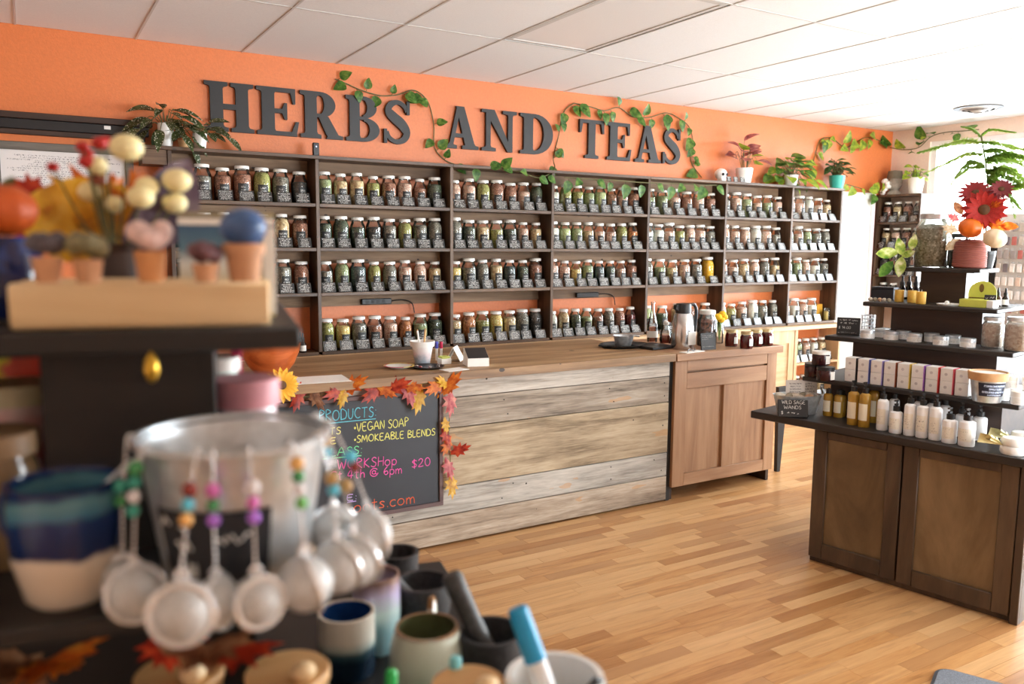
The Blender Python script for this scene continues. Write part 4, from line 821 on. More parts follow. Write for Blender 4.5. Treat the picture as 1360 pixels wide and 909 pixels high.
# ------------------------------------------------------------------ tiered display stand at right
SP0 = Vector((3.406, 2.714, 0)); SE = Vector((.193, -.981, 0)).normalized(); SB = Vector((.981, .193, 0)).normalized()
def S(u, v, z=0): return SP0+SE*u+SB*v+Vector((0, 0, z))
SM = Matrix(((SE.x, SB.x, 0, SP0.x), (SE.y, SB.y, 0, SP0.y), (0, 0, 1, 0), (0, 0, 0, 1)))   # local (u, v, z)
SROT = math.atan2(SE.y, SE.x)
st = thing('tiered_stand', 'dark wooden tiered display stand on a panelled cupboard at right', 'display stand', SP0, SROT)
# in the parent's frame x = u, y = v
m_cup = wood('stained_birch', [(46,34,25), (76,58,43), (106,85,63)], 2, 5, 5, .45); m_panel = wood('birch_ply', [(80,62,42), (114,92,64), (144,120,88)], 2, 4, 3, .42, streak=.3)
cl_, cw, chh = 0, .968, .70
bod = obj('cupboard', MB().box(.0, cw, .025, .95, 0.0, chh), m_cup, st)
def sdoor(u0, u1, tagx):
    d = obj('door', MB().box(u0+.07, u1-.07, .014, .0245, .11, chh-.04), m_panel, st)
    for a, b, c, e in ((u0, u0+.07, .03, chh-.005), (u1-.07, u1, .03, chh-.005), (u0+.0705, u1-.0705, .03, .11), (u0+.0705, u1-.0705, chh-.045, chh-.005)): obj('door_rail', MB().bbox(a, b, 0, .0245, c, e, .003), m_cup, d)
sdoor(.002, .44, 0); sdoor(.448, .93, 1)
obj('corner_post', MB().bbox(.934, cw, -.002, .0245, .0, chh, .003), m_cup, st)
TIER = [(-.335, 1.06, -.055, 1.15, .745, .038), (-.14, .875, .11, 1.0, .94, .024), (-.09, .80, .23, .92, 1.152, .024), (.055, .69, .335, .82, 1.335, .022), (.145, .565, .45, .72, 1.517, .022)]
for k, (u0, u1, v0, v1, z, th) in enumerate(TIER): obj('tier_shelf' if k else 'table_top', MB().bbox(u0, u1, v0, v1, z-th, z, .004), m_dark, st)
for k in range(4):
    u0, u1, v0, v1, z, th = TIER[k]; w0, w1, x0, x1, zz, t2 = TIER[k+1]
    obj('riser', MB().box(w0+.10, w1-.10, x0+.12, x1-.05, z+.0005, zz-t2-.0005), m_darkb, st)
obj('table_apron', MB().box(-.02, .99, .0, 1.0, .7005, .706), m_dark, st)
Zt = [T[4]+.0005 for T in TIER]
def TP(px, py, k, vmax=None):
    q = onz(px, py, Zt[k])
    if vmax is not None:
        v_ = (q-SP0).dot(SB); q = q-SB*max(0, v_-vmax)
    return q

m_lotion = plain('white_lotion_plastic', (246, 247, 248), .35, var=.02); m_oil = plain('amber_oil', (176, 136, 52), .1, var=.2, scale=12); m_lbl = chalkcard('soft_print_label', (240, 236, 224), (150, 146, 140), .012, .62, .02, (.02, .09), .5)
def bottle(name, label, loc, r, h, body, capmat, group, pump=True, lab=None, sh=.0, cap=.034):
    t = thing(name, label, 'bottle', loc, SROT+R_(90)-R_(100), group)
    obj('bottle_body', MB().lathe([(0, 0), (r*.94, 0), (r, .004), (r, h*.86), (r*.92, h*.93), (r*.55, h*.98), (r*.4, h)], 20), body, t)
    mb = MB().lathe([(r*.5, h-.004), (r*.54, h-.003), (r*.54, h+cap*.6), (r*.2, h+cap*.6), (r*.16, h+cap*.75), (0, h+cap*.75)], 14)
    if pump: mb.box(-r*.16, r*.16, -r*.5, r*.2, h+cap*.75, h+cap); mb.tube([(0, 0, h+cap*.7), (0, 0, h+cap*1.45)], r*.12, 6); mb.box(-r*.14, r*.14, -r*.62, r*.2, h+cap*1.3, h+cap*1.5)
    obj('pump_cap' if pump else 'cap', mb, capmat, t)
    if lab:
        vs = []; lm = MB()
        for j in range(9):
            a = R_(-90-60+j*15); vs += [(r*1.012*math.cos(a), r*1.012*math.sin(a), h*.2), (r*1.012*math.cos(a), r*1.012*math.sin(a), h*.68)]
        obj('bottle_label', lm.add(vs, [(2*j, 2*j+2, 2*j+3, 2*j+1) for j in range(8)]).mesh('bottle_label', True, fixn=False), lab, t)
    return t
gname = 'white lotion bottles on the stand'
for k, (px, py, r, h, nm) in enumerate([(1171, 571, .026, .165, 'tall white pump bottle nearest the amber bottles'), (1189, 575, .029, .115, 'short white bottle between two tall white bottles'), (1207, 578, .026, .165, 'second tall white pump bottle in the front row'), (1223.5, 581, .026, .165, 'third tall white pump bottle in the front row'), (1241, 584, .027, .168, 'fourth tall white pump bottle in the front row'), (1260, 588, .031, .118, 'short white pump bottle right of the tall ones'), (1283, 592, .034, .125, 'largest short white pump bottle at the row end'), (1186, 566, .024, .15, 'rear white bottle behind the first tall one'), (1219, 570, .024, .15, 'rear white bottle behind the second tall one'), (1236, 573, .024, .15, 'rear white bottle behind the third tall one'), (1253, 576, .024, .15, 'rear white bottle behind the fourth tall one'), (1277, 579, .028, .115, 'rear short white bottle with pump, left'), (1300, 584, .030, .118, 'rear short white bottle with pump, rightmost')]):
    bottle('lotion_bottle', nm, TP(px, py, 0, .19), r, h*.93, m_lotion, m_black, gname, True, m_lbl if k < 7 else None)
m_amberg = glassy('oil_glass', (.95, .9, .75), .03, .04)
for k, (px, py, r, h, nm) in enumerate([(1099, 552, .024, .12, 'short amber oil bottle nearest the steel planter'), (1113, 554, .024, .12, 'second short amber oil bottle'), (1124, 551, .022, .115, 'short amber oil bottle standing behind'), (1132, 564, .027, .17, 'tall amber oil bottle at left of the tall pair'), (1147, 567, .027, .17, 'tall amber oil bottle in front beside lotion'), (1159, 561, .025, .165, 'tall amber oil bottle at the rear')]):
    bottle('oil_bottle', nm, TP(px, py, 0, .19), r, h, m_oil, m_black, 'amber oil bottles', k > 2, plain('cream_label', (238, 230, 206), .6, var=.03))
# oval galvanised planter with papers and a chalk sign
q = TP(1058, 549, 0); PR = -YAW; t = thing('steel_planter', 'oval galvanised planter of wrapped bundles at the stand left end', 'planter', q, PR)
obj('planter_body', MB().lathe(hollow([(.088, 0), (.092, .006), (.115, .10), (.119, .101)], .003), 36, sx=1.1, sy=.62), m_galv, t)
for k in range(7): obj('wrapped_bundle', MB().ball((0, 0, 0), .028, 10, 7, (1.5, .8, .7)), plain('bundle_%d' % (k % 3), ((206, 196, 180), (150, 140, 120), (186, 150, 120))[k % 3], .8, var=.3, scale=60), t, (-.075+.026*k, .012*(-1)**k, .085), (0, .4*(-1)**k, k))
for k, (dx, a) in enumerate(((.0, -.05), (.07, .08))):
    p = obj('paper_leaflet', MB().box(-.05, .05, -.001, .001, 0, .125), chalkcard('leaflet_print', (234, 230, 224), (150, 146, 142), .014, .5, .04, (.05, .115), .7) if k == 0 else bpy.data.materials['leaflet_print'], t, (dx, .03+.006*k, .045), (R_(-6), 0, a))
fdir = Vector((math.sin(YAW), math.cos(YAW), 0)); q = q-fdir*.105-_r0*.055; q.z = Zt[0]
t = thing('chalk_sign', 'black chalk sign reading wild sage wands leaning on steel planter', 'sign', q, PR-.12); sl = obj('sign_board', MB().bbox(-.075, .075, -.005, .005, 0, .09, .002), m_black, t, (0, 0, 0), (R_(-16), 0, 0))
writing(sl, 'WILD SAGE', (-.055, -.0052, .068), (.06, -.0052, .068), .018, CK['white']); writing(sl, 'WANDS', (-.045, -.0052, .042), (.04, -.0052, .042), .017, CK['white']); writing(sl, '$', (-.06, -.0052, .014), (-.05, -.0052, .014), .016, CK['white']); scribble(sl, (-.03, -.0052, .014), (.03, -.0052, .012), .012, CK['white'], seed=3)
# wrapped soaps at right
m_cello = plain('yellow_cellophane', (236, 228, 170), .25, var=.12)
for k, (px, py, r) in enumerate(((1345, 603, .05), (1356, 595, .045))):
    q = TP(px, py, 0); t = thing('wrapped_soap', ['round white soap in yellow cellophane at the table front edge', 'second wrapped white soap behind the front one'][k], 'soap', q, 0, 'wrapped soaps'); obj('soap_bar', MB().lathe([(0, 0), (r*.9, 0), (r, .01), (r, .028), (r*.9, .036), (0, .036)], 24), m_pot, t); obj('soap_bar', MB().lathe([(0, .037), (r*.85, .037), (r*.95, .046), (r*.95, .062), (r*.85, .07), (0, .07)], 24), m_pot, t)
    pts = [((.02+.05*((i*7) % 5)/5)*math.cos(i*1.1), (.02+.05*((i*3) % 5)/5)*math.sin(i*1.1)) for i in range(12)]
    cm = MB(); vs = [(0, 0, 0)]+[(-.02-.08*(i/9), .05*math.sin(i*2.4)*(i/9)+.0, .035+.03*math.cos(i*1.7)*(i/9)) for i in range(1, 10)]
    for i in range(1, 9): cm.add([vs[0], vs[i], vs[i+1]], [(0, 1, 2)])
    w_ = obj('cellophane_wrap', cm.mesh('cellophane_wrap', True, 80, False), m_cello, t, (-r*.6, r*.5, .035), (0, 0, -.6))

# boxes on first tier (two rows of nine)
A = TP(1114, 507, 1); u0 = (A-SP0).dot(SE); v0 = TIER[1][2]+.03; bwid = .0625
stripes = [(40,40,44), (96,110,190), (150,140,210), (150,76,40), (236,206,90), (170,110,200), (226,60,56), (232,90,110), (236,236,234)]; names = ['black', 'blue', 'lavender', 'brown', 'yellow', 'purple', 'red', 'pink', 'plain white']
m_carton = plain('white_carton', (238, 236, 234), .55, var=.02)
for c_ in range(9):
    for r_ in range(2):
        p = S(u0+(c_+.5)*(bwid+.003), v0+.035, Zt[1]+r_*.0608)
        t = thing('soap_carton', f'white carton with {names[c_]} edge, {["lower","upper"][r_]} row, {ORD[c_+1]} from left', 'box', p, SROT, 'white cartons on the stand'); obj('carton', MB().bbox(-bwid/2+.004, bwid/2-.004 if c_ < 8 else bwid/2, -.035, .035, 0, .06, .0015), m_carton, t)
        if c_ < 8: obj('edge_stripe', MB().box(bwid/2-.0039, bwid/2, -.035, .035, 0, .06), plain('stripe_%d' % c_, stripes[c_], .5), t)
        obj('printed_mark', MB().lathe([(0, 0), (.007, 0), (.007, .0006), (0, .0006)], 12, m=Matrix.Translation((-.003, -.035, .032)) @ Matrix.Rotation(R_(90), 4, 'X')), plain('grey_mark', (196, 190, 192), .6), t)
# dark red jars left of the cartons
for k, (px, py, dz) in enumerate(((1080, 500, 0), (1096, 505, 0), (1089, 502, .071))):
    q = TP(px, py, 1)+Vector((0, 0, dz)); t = thing('preserve_jar', ['dark preserve jar at left under the stack', 'dark preserve jar at right under the stack', 'dark preserve jar on top of the other two'][k], 'jar', q, -.6, 'dark preserve jars'); obj('jar_body', MB().lathe([(0, 0), (.043, 0), (.045, .004), (.045, .05), (.043, .054), (0, .054)], 22), plain('dark_preserve', (52, 16, 20), .2, var=.2), t); obj('jar_lid', MB().lathe([(.044, .0545), (.0455, .0545), (.0455, .069), (0, .07)], 22), m_black if k < 2 else m_lid, t)
    vs = []; lm = MB()
    for j in range(5):
        a = R_(-75+j*11); vs += [(.0455*math.cos(a), .0455*math.sin(a), .006), (.0455*math.cos(a), .0455*math.sin(a), .048)]
    obj('paper_label', lm.add(vs, [(2*j, 2*j+2, 2*j+3, 2*j+1) for j in range(4)]).mesh('paper_label', True, fixn=False), m_paper, t)
# bucket with burlap and black label
q = TP(1310, 533, 1); t = thing('steel_bucket', 'small galvanised bucket lined with burlap and a chalk label', 'bucket', q, -.55)
obj('bucket_body', MB().lathe(hollow([(.055, 0), (.057, .004), (.074, .125), (.077, .127)], .003), 28), m_galv, t); obj('burlap_liner', MB().lathe([(.073, .100), (.078, .098), (.082, .132), (.076, .134), (.07, .11)], 28), m_kraft, t); obj('lining_cloth', MB().lathe([(0, .118), (.05, .128), (.072, .126), (.072, .115), (0, .11)], 20), m_paper, t)
lm = MB(); vs = []
for j in range(9):
    a = R_(-150+j*13); vs += [((.0615+.0)*math.cos(a), .0615*math.sin(a), .03), (.0715*math.cos(a), .0715*math.sin(a), .09)]
obj('chalk_label', lm.add(vs, [(2*j, 2*j+2, 2*j+3, 2*j+1) for j in range(8)]).mesh('chalk_label', True, fixn=False), chalkcard('bucket_label', (34, 40, 60), (190, 205, 230), .014, .45, .05, (.034, .086), .5), t)
def tin(label, loc, r=.034, h=.042, group='small white lidded tins', mat=None):
    t = thing('lidded_tin', label, 'tin', loc, -.5, group); obj('tin_body', MB().lathe([(0, 0), (r, 0), (r, h*.6), (0, h*.6)], 22), mat or m_lotion, t); obj('tin_lid', MB().lathe([(r*.9, h*.605), (r*1.03, h*.605), (r*1.03, h*.97), (r*.98, h), (0, h)], 22), m_galv if mat is None else m_lid, t)
    vs = []; lm = MB()
    for j in range(13):
        a = R_(-180+j*15); vs += [(r*1.008*math.cos(a), r*1.008*math.sin(a), h*.06), (r*1.008*math.cos(a), r*1.008*math.sin(a), h*.55)]
    obj('tin_label', lm.add(vs, [(2*j, 2*j+2, 2*j+3, 2*j+1) for j in range(12)]).mesh('tin_label', True, fixn=False), chalkcard('tin_print', (236, 234, 230), (170, 168, 166), .008, .6, .03, (.004, .024), .5) if 'tin_print' not in bpy.data.materials else bpy.data.materials['tin_print'], t)
for k, (px, py, nm) in enumerate([(1152, 449, 'white tin beside the chalk sign'), (1183, 451, 'white tin in front, second from left'), (1214, 454, 'white tin in front, third from left'), (1249, 458, 'white tin in front, fourth from left'), (1285, 461, 'white tin in front at right end'), (1174, 447, 'white tin behind the second front tin'), (1207, 449, 'white tin behind the third front tin'), (1240, 453, 'white tin behind the fourth front tin'), (1271, 455, 'white tin behind the right end tin')]):
    tin(nm+' on the second tier', TP(px, py, 2, .40))
q = TP(1126, 445, 2); t = thing('chalk_sign', 'black chalk price sign on the second tier at left', 'sign', q, SROT+.35); sl = obj('sign_board', MB().bbox(-.058, .058, -.005, .005, 0, .092, .002), m_black, t, (0, 0, 0), (R_(-10), 0, 0))
scribble(sl, (-.045, -.0052, .074), (.048, -.0052, .074), .009, CK['white'], seed=11); scribble(sl, (-.04, -.0052, .058), (.04, -.0052, .058), .010, CK['white'], seed=12); writing(sl, '$ 14.00', (-.048, -.0052, .032), (.012, -.0052, .032), .013, CK['white']); scribble(sl, (-.05, -.0052, .009), (.045, -.0052, .009), .006, CK['white'], seed=13)
q = TP(1147, 440, 2)+SB*.05; t = thing('wire_basket', 'small wire basket behind the chalk sign on second tier', 'basket', q, SROT)
for k in range(5): obj('wire_ring', MB().tube([(.035*math.cos(R_(a)), .035*math.sin(a*math.pi/180), .006+.02*k) for a in range(0, 360, 20)], .0022, 5, True), m_galv, t)
for a in range(0, 360, 30): obj('wire_upright', MB().tube([(.035*math.cos(R_(a)), .035*math.sin(R_(a)), .002), (.035*math.cos(R_(a)), .035*math.sin(R_(a)), .09)], .002, 5), m_galv, t)
m_salt = bits('pink_salt_mix', [(206, 180, 166), (238, 222, 210), (250, 244, 238)], 110)
for k, (px, py) in enumerate(((1317, 461), (1350, 466))):
    q = TP(px, py, 2); t = thing('salt_jar', ['left glass jar of pinkish bath salts on second tier', 'right glass jar of pinkish bath salts on second tier'][k], 'jar', q, 0, 'bath salt jars'); r = .047+.006*k; h = .135+.012*k
    obj('jar_glass', MB().lathe([(0, 0), (r*.93, 0), (r, .008), (r, h*.76), (r*.86, h*.88), (r*.82, h)], 22), m_glass, t); obj('bath_salts', MB().lathe([(0, .004), (r*.9, .004), (r*.95, .01), (r*.95, h*.74), (r*.8, h*.84), (0, h*.85)], 20), m_salt, t); obj('jar_lid', MB().lathe([(r*.83, h*.93), (r*.9, h*.93), (r*.9, h*1.05), (0, h*1.06)], 22), m_galv, t)
    obj('wire_handle', MB().tube(crom([(r*.9, -r*.3, h*.9), (r*1.0, -r*.75, h*.45), (r*.75, -r*.95, h*.12)], 5), .0025, 5), m_galv, t)
for k, (px, py, dz) in enumerate(((1330, 531, 0), (1352, 537, 0), (1346, 527, 0), (1340, 532, .0565), (1366, 535, .0565))):
    q = TP(px, py, 1)+Vector((0, 0, dz)); tin(['small white jar right of the burlap bucket', 'small white jar at the right front corner', 'small white jar at the back of the group', 'small white jar stacked on top, left', 'small white jar stacked on top, right'][k]+' on first tier', q, .03, .056, 'small white jars by the bucket', m_lotion)
for k, (px, py) in enumerate(((1345, 567), (1357, 571))):
    q = TP(px, py, 0); t = thing('cream_bag', ['pale wrapped bag under the first tier, left', 'pale wrapped bag under the first tier, right'][k], 'bag', q+SB*.1, 0, 'pale bags under the first tier'); obj('bag_body', MB().ball((0, 0, .05), .05, 12, 8, (.9, .7, 1)), m_cello, t); obj('bag_tie', MB().lathe([(.012, .09), (.018, .11), (.03, .125), (.01, .1)], 12), m_yel, t)
# third tier: candles, tinctures, black box, tray, yellow-green display
for k, (px, py) in enumerate(((1194, 401), (1211, 402), (1223, 404))):
    q = TP(px, py, 3); t = thing('beeswax_candle', f'yellow beeswax candle, {ORD[k+1]} from left on the third tier', 'candle', q, 0, 'beeswax candles'); obj('wax', MB().lathe([(0, 0), (.021, 0), (.0225, .003), (.0225, .058), (.021, .062), (0, .060)], 18), plain('beeswax', (226, 178, 74), .5, var=.12, scale=70), t); obj('wick', MB().tube([(0, 0, .06), (.001, 0, .07)], .001, 5), m_paper, t)
for k, (px, py) in enumerate(((1191, 393), (1200, 393), (1209, 394), (1217, 394))): dropper(TP(px, py+5, 3)+SB*.06, f'dark tincture bottle, {ORD[k+1]} from left behind the candles', 'tincture bottles', 1.15)
q = TP(1171, 398, 3); t = thing('black_box', 'plain dark blue-black box at the left of the third tier', 'box', q+SB*.03, SROT); obj('box_body', MB().bbox(-.06, .06, -.03, .03, 0, .055, .002), plain('midnight_card', (24, 28, 40), .5), t); obj('box_lid', MB().bbox(-.061, .061, -.031, .031, .0555, .068, .002), plain('midnight_card', (24, 28, 40), .5), t)
q = TP(1170, 401, 3)-SB*.012; t = thing('incense_bundle', 'row of small wrapped bundles before the dark box', 'bundle', q, SROT)
for k in range(5): obj('wrapped_piece', MB().ball((0, 0, .011), .011, 10, 6, (1.1, .9, 1)), plain('bundle_%d' % (k % 3), (206, 196, 180), .8), t, (-.05+.024*k, 0, 0))
q = TP(1262, 406, 3); t = thing('white_dish', 'flat white dish holding a small ball on third tier', 'dish', q); obj('dish_body', MB().lathe([(0, 0), (.055, 0), (.062, .008), (.059, .009), (.05, .003), (0, .003)], 24), m_pot, t); obj('cotton_ball', MB().ball((-.03, 0, .014), .011, 10, 8), m_pot, t)
q = TP(1315, 407, 3); t = thing('tea_display_box', 'lime green display box with rounded back card and dark figure print', 'display box', P2(S(.585, .40), Zt[3]), SROT)
m_lime = plain('lime_card', (206, 212, 92), .55, var=.05)
obj('box_front', MB().bbox(-.075, .045, -.03, .045, 0, .038, .002), m_lime, t); obj('box_window', MB().bbox(.0455, .075, -.03, .045, 0, .036, .002), m_carton, t)
obj('back_card', MB().prism([(-.062, .0)]+[(.062*math.cos(R_(a)), .065+.06*math.sin(R_(a))) for a in range(180, -1, -15)]+[(.062, 0)], -.049, -.046, MX), m_lime, t)
obj('printed_figure', MB().ball((0, 0, 0), .012, 12, 8, (.9, .06, 1.7)), plain('print_brown', (110, 84, 30), .6), t, (-.005, .0455, .09)); obj('printed_base', MB().box(-.06, .06, .0450, .0455, .04, .045), plain('print_brown', (110, 84, 30), .6), t)
ps = obj('price_tag', MB().bbox(-.025, .025, -.002, .002, 0, .025, .001), m_black, t, (.05, -.0, .037), (R_(-12), 0, .15)); scribble(ps, (-.019, -.0022, .007), (.019, -.0022, .007), .010, CK['white'], seed=9)
for k, (u, v, c) in enumerate(((.625, .54, (60, 40, 20)), (.645, .58, (40, 30, 24)), (.60, .62, (150, 30, 24)))): dropper(P2(S(u, v), Zt[3]), ['small amber dropper bottle behind the lime box', 'small black dropper bottle behind the lime box', 'small red dropper bottle behind the lime box'][k], 'bottles behind the lime box', .8, plain('vial_%d' % k, c, .2))
# top tier: big jar, dark jar, vase with pumpkins and flowers, sign, variegated plant, fern
q = P2(S(.295, .555), Zt[4]); t = thing('storage_jar', 'large glass jar of grey dried herb with steel lid on top tier', 'jar', q); obj('jar_glass', MB().lathe([(0, 0), (.075, 0), (.08, .008), (.08, .20), (.06, .235), (.056, .255)], 26), m_glass, t); obj('dried_herb', MB().lathe([(0, .004), (.072, .004), (.076, .01), (.076, .195), (.05, .215), (0, .22)], 24), bits('grey_herb', [(120, 114, 94), (172, 168, 148), (222, 218, 206)], 120), t); obj('jar_lid', MB().lathe([(.057, .245), (.062, .245), (.062, .27), (0, .272)], 26), m_galv, t)
q = P2(S(.385, .675), Zt[4]); t = thing('storage_jar', 'dark filled glass jar behind the large herb jar', 'jar', q); obj('jar_glass', MB().lathe([(0, 0), (.045, 0), (.048, .008), (.048, .13), (.036, .15), (.036, .16)], 22), m_glass, t); obj('dark_leaves', MB().lathe([(0, .004), (.043, .004), (.045, .01), (.045, .125), (0, .13)], 20), PM['dk'], t); obj('jar_lid', MB().lathe([(.037, .152), (.041, .152), (.041, .172), (0, .173)], 22), m_black, t)
vq = P2(S(.487, .53), Zt[4]); t = thing('ribbed_vase', 'ribbed dusky terracotta vase holding the autumn arrangement', 'vase', vq)
pr = [(.062, 0)]+[(.074*(1-.35*max(0, z/.13-.45)**1.6)+(.0032 if i % 2 else 0), z) for i, z in enumerate([.005*k for k in range(1, 27)])]+[(.052, .135)]
obj('vase_body', MB().lathe(hollow(pr, .005), 32), plain('dusky_terracotta', (146, 84, 74), .6, var=.06), t); obj('vase_rim', MB().lathe([(.05, .134), (.054, .134), (.054, .14), (.05, .14)], 28), plain('dusky_terracotta', (146, 84, 74), .6), t)
def pumpkin(label, loc, r, mat, sq=.82, rot=(0, 0, 0)):
    t = thing('small_pumpkin', label, 'pumpkin', loc); t.rotation_euler = rot; n = 40; mb = MB(); vs = []; fs = []; K = 12
    for i in range(K+1):
        ph = math.pi*i/K; rr2 = math.sin(ph)*r; zz = -math.cos(ph)*r*sq+.10*r*math.sin(ph)*0
        if i == K: zz -= r*.12
        for j in range(n): a = 2*math.pi*j/n; k = 1-.07*abs(math.cos(a*4.5))**.6*0-.06*(1-abs(math.sin(a*4.5))); vs.append((rr2*k*math.cos(a), rr2*k*math.sin(a), zz+r*sq))
    for i in range(K):
        for j in range(n): fs.append((i*n+j, i*n+(j+1) % n, (i+1)*n+(j+1) % n, (i+1)*n+j))
    obj('flesh', mb.add(vs, fs), mat, t); obj('stalk', MB().tube(crom([(0, 0, r*sq*1.8), (.003, 0, r*sq*2.05), (.012, 0, r*sq*2.2)], 3), r*.11, 6), m_stem, t); return t
m_pump = plain('orange_pumpkin_skin', (226, 108, 20), .4, var=.1); m_pumpw = plain('cream_pumpkin_skin', (236, 214, 180), .5, var=.06)
fwd2 = Vector((-SB.x*.9-.2, -SB.y*.9-.5, 0)).normalized()
pumpkin('small orange pumpkin on the rim of the ribbed vase', onx(1286, 315, vq.x-.055), .058, m_pump, rot=(R_(16), R_(-8), 0)); pumpkin('small cream pumpkin at the right of the ribbed vase', onx(1315, 328, vq.x-.06), .054, m_pumpw, rot=(R_(12), R_(22), 0))
def fl_(label, c, r, face, col, n=15): t = thing('red_flower', label, 'flower', c); flower(t, (0, 0, 0), n, r, col, m_cent, face, 2, .3); obj('stem', MB().tube(crom([(0, 0, 0), -Vector(face)*.04+Vector((0, 0, -.03)), Vector((-.02, .02, -.12))], 4), .003, 5), m_stem, t)
tc_ = (CAM-vq).normalized()
fl_('large red artificial daisy facing forward in the arrangement', onx(1307, 279, vq.x-.035), .092, tuple(tc_+Vector((0, 0, .05))), m_redp); fl_('smaller dark red daisy above the large red one', onx(1296, 258, vq.x-.02), .075, (tc_.x, tc_.y, .9), plain('deep_red_petal', (150, 24, 30), .6, var=.2)); fl_('dark red flower at the right of the arrangement', onx(1330, 252, vq.x), .05, (tc_.x, tc_.y, .6), plain('plum_petal', (126, 44, 50), .6, var=.2))
t = thing('dried_leaf_sprig', 'sprig of cream and orange dried leaves around the pumpkins', 'leaves', vq+Vector((0, 0, .145)))
for k, (px, py, kd, s, a) in enumerate([(1270, 322, 'cream', .07, 230), (1265, 305, 'cream', .06, 290), (1275, 280, 'brown', .06, 330), (1268, 290, 'pink', .05, 300), (1288, 265, 'yellow', .05, 330), (1322, 300, 'orange', .07, 110), (1335, 300, 'orange', .06, 95), (1318, 275, 'orange', .05, 60)]):
    w_ = onx(px, py, vq.x-.03)-(vq+Vector((0, 0, .145))); d = SE*math.sin(R_(a))+Vector((0, 0, math.cos(R_(a))))-SB*.2; lf = obj2('leaf', L_oak if k % 2 else L_oval, m_autumn[kd], t); orient(lf, w_-d*s*.4, d, tuple(tc_), s*1.3)
    obj('twig', MB().tube(crom([Vector((0, 0, -.02)), w_*.5+Vector((0, 0, .01)), w_-d*s*.4], 3), .0018, 5), m_stem, t)
q = P2(S(.205, .64), Zt[4]); t = thing('chalk_sign', 'tilted black chalk sign behind the variegated plant on top tier', 'sign', P2(S(.182, .478), Zt[4]), SROT); sl = obj('sign_board', MB().bbox(-.03, .035, -.004, .004, 0, .07, .002), m_black, t, (0, 0, 0), (R_(-16), 0, 0))
for k, z in enumerate((.054, .042, .03, .016)): scribble(sl, (-.024, -.0042, z), (.026, -.0042, z), .007, CK['white'], seed=60+k)
t = thing('variegated_pothos', 'cream and green leaved cutting at the top tier left corner', 'plant', P2(S(.162, .465), Zt[4])); obj('cutting_tube', MB().lathe(hollow([(.010, 0), (.011, .045)], .0015), 12), m_cgl, t)
for k, (px, py, s, a) in enumerate([(1180, 336, .10, 265), (1196, 330, .08, 350), (1212, 324, .07, 20), (1196, 352, .09, 180), (1178, 356, .09, 215), (1204, 338, .06, 70)]):
    w_ = onx(px, py, t.location.x-.03-.01*k)-t.location; d = SE*math.sin(R_(a))+Vector((0, 0, math.cos(R_(a))))-SB*.3; lf = obj2('leaf', L_oval, m_cream if k != 4 else m_pothos, t); orient(lf, w_-d.normalized()*s*.5, d, tuple(tc_), s*1.15); obj('petiole', MB().tube(crom([Vector((0, 0, .03)), w_*.4+Vector((0, 0, .035)), w_-d.normalized()*s*.5], 4), .0018, 5), m_stem, t)
# feathery asparagus fern behind the arrangement
fq = P2(S(.51, .662), Zt[4]); t = thing('asparagus_fern', 'tall feathery asparagus fern spreading above the arrangement by the window', 'plant', fq); obj('pot', potmesh(.05, .085), m_black, t)
def frond(t, pts, wid, seed, dens=260, mat=m_fern):
    P = crom(pts, 12); mb = MB().tube(P, .0022, 5); rg = random.Random(seed); n = len(P)
    for k in range(dens):
        f = rg.random(); i = min(n-2, int(f*(n-1))); p = P[i].lerp(P[i+1], f*(n-1)-i); tg = (P[i+1]-P[i]).normalized(); taper = math.sin(math.pi*min(1, .12+f*.88))**.5
        sd = tg.cross(Vector((0, 0, 1))).normalized(); d = (sd*rg.choice((-1, 1))*rg.uniform(.5, 1)+tg*rg.uniform(.2, .7)+Vector((0, 0, rg.uniform(-.8, .35)))).normalized()*wid*taper*rg.uniform(.5, 1); e = tg*.0013+Vector((0, 0, .0013))
        mb.add([p-e, p+e, p+d*.6+e, p+d, p+d*.6-e], [(0, 1, 2, 3, 4)])
    return obj('frond', mb.mesh('frond', True, 60, False), mat, t)
top = Vector((0, 0, .085)); ref = fq.x-.05
def F(px, py, x=None): return onx(px, py, x or ref)-fq
st_ = [top, F(1312, 250), F(1308, 210), F(1303, 180)]; obj('main_stem', MB().tube(crom(st_, 6), .004, 6), m_stem, t)
for k, (pts, wid) in enumerate([([F(1303, 190), F(1280, 186, ref-.1), F(1250, 194, ref-.2), F(1218, 203, ref-.28)], .035), ([F(1303, 188), F(1325, 190), F(1345, 196, ref-.1), F(1375, 200, ref-.15)], .04), ([F(1306, 205), F(1285, 204, ref-.1), F(1262, 214, ref-.15), F(1226, 232, ref-.3)], .03), ([F(1308, 215), F(1330, 212), F(1355, 218, ref-.1), F(1385, 235, ref-.1)], .05), ([F(1308, 222), F(1290, 222), F(1275, 232), F(1262, 246)], .03), ([F(1308, 225), F(1330, 232), F(1350, 240), F(1378, 262)], .06), ([F(1310, 235), F(1322, 236), F(1340, 258), F(1348, 290)], .05), ([F(1303, 182), F(1296, 174), F(1288, 170), F(1276, 168)], .015), ([F(1303, 180), F(1315, 172), F(1335, 174), F(1350, 176)], .015), ([F(1310, 228), F(1318, 226), F(1330, 222), F(1350, 226)], .06), ([F(1310, 236), F(1326, 244), F(1345, 246), F(1365, 244)], .06), ([F(1308, 212), F(1325, 206), F(1345, 206), F(1372, 212)], .06), ([F(1309, 228), F(1335, 224), F(1352, 232), F(1370, 248)], .07), ([F(1310, 240), F(1330, 250), F(1342, 262), F(1356, 278)], .06), ([F(1308, 220), F(1292, 214), F(1280, 222), F(1268, 236)], .045), ([F(1306, 200), F(1322, 198), F(1340, 202), F(1362, 208)], .05)]): frond(t, pts, wid*1.25, k, 520)

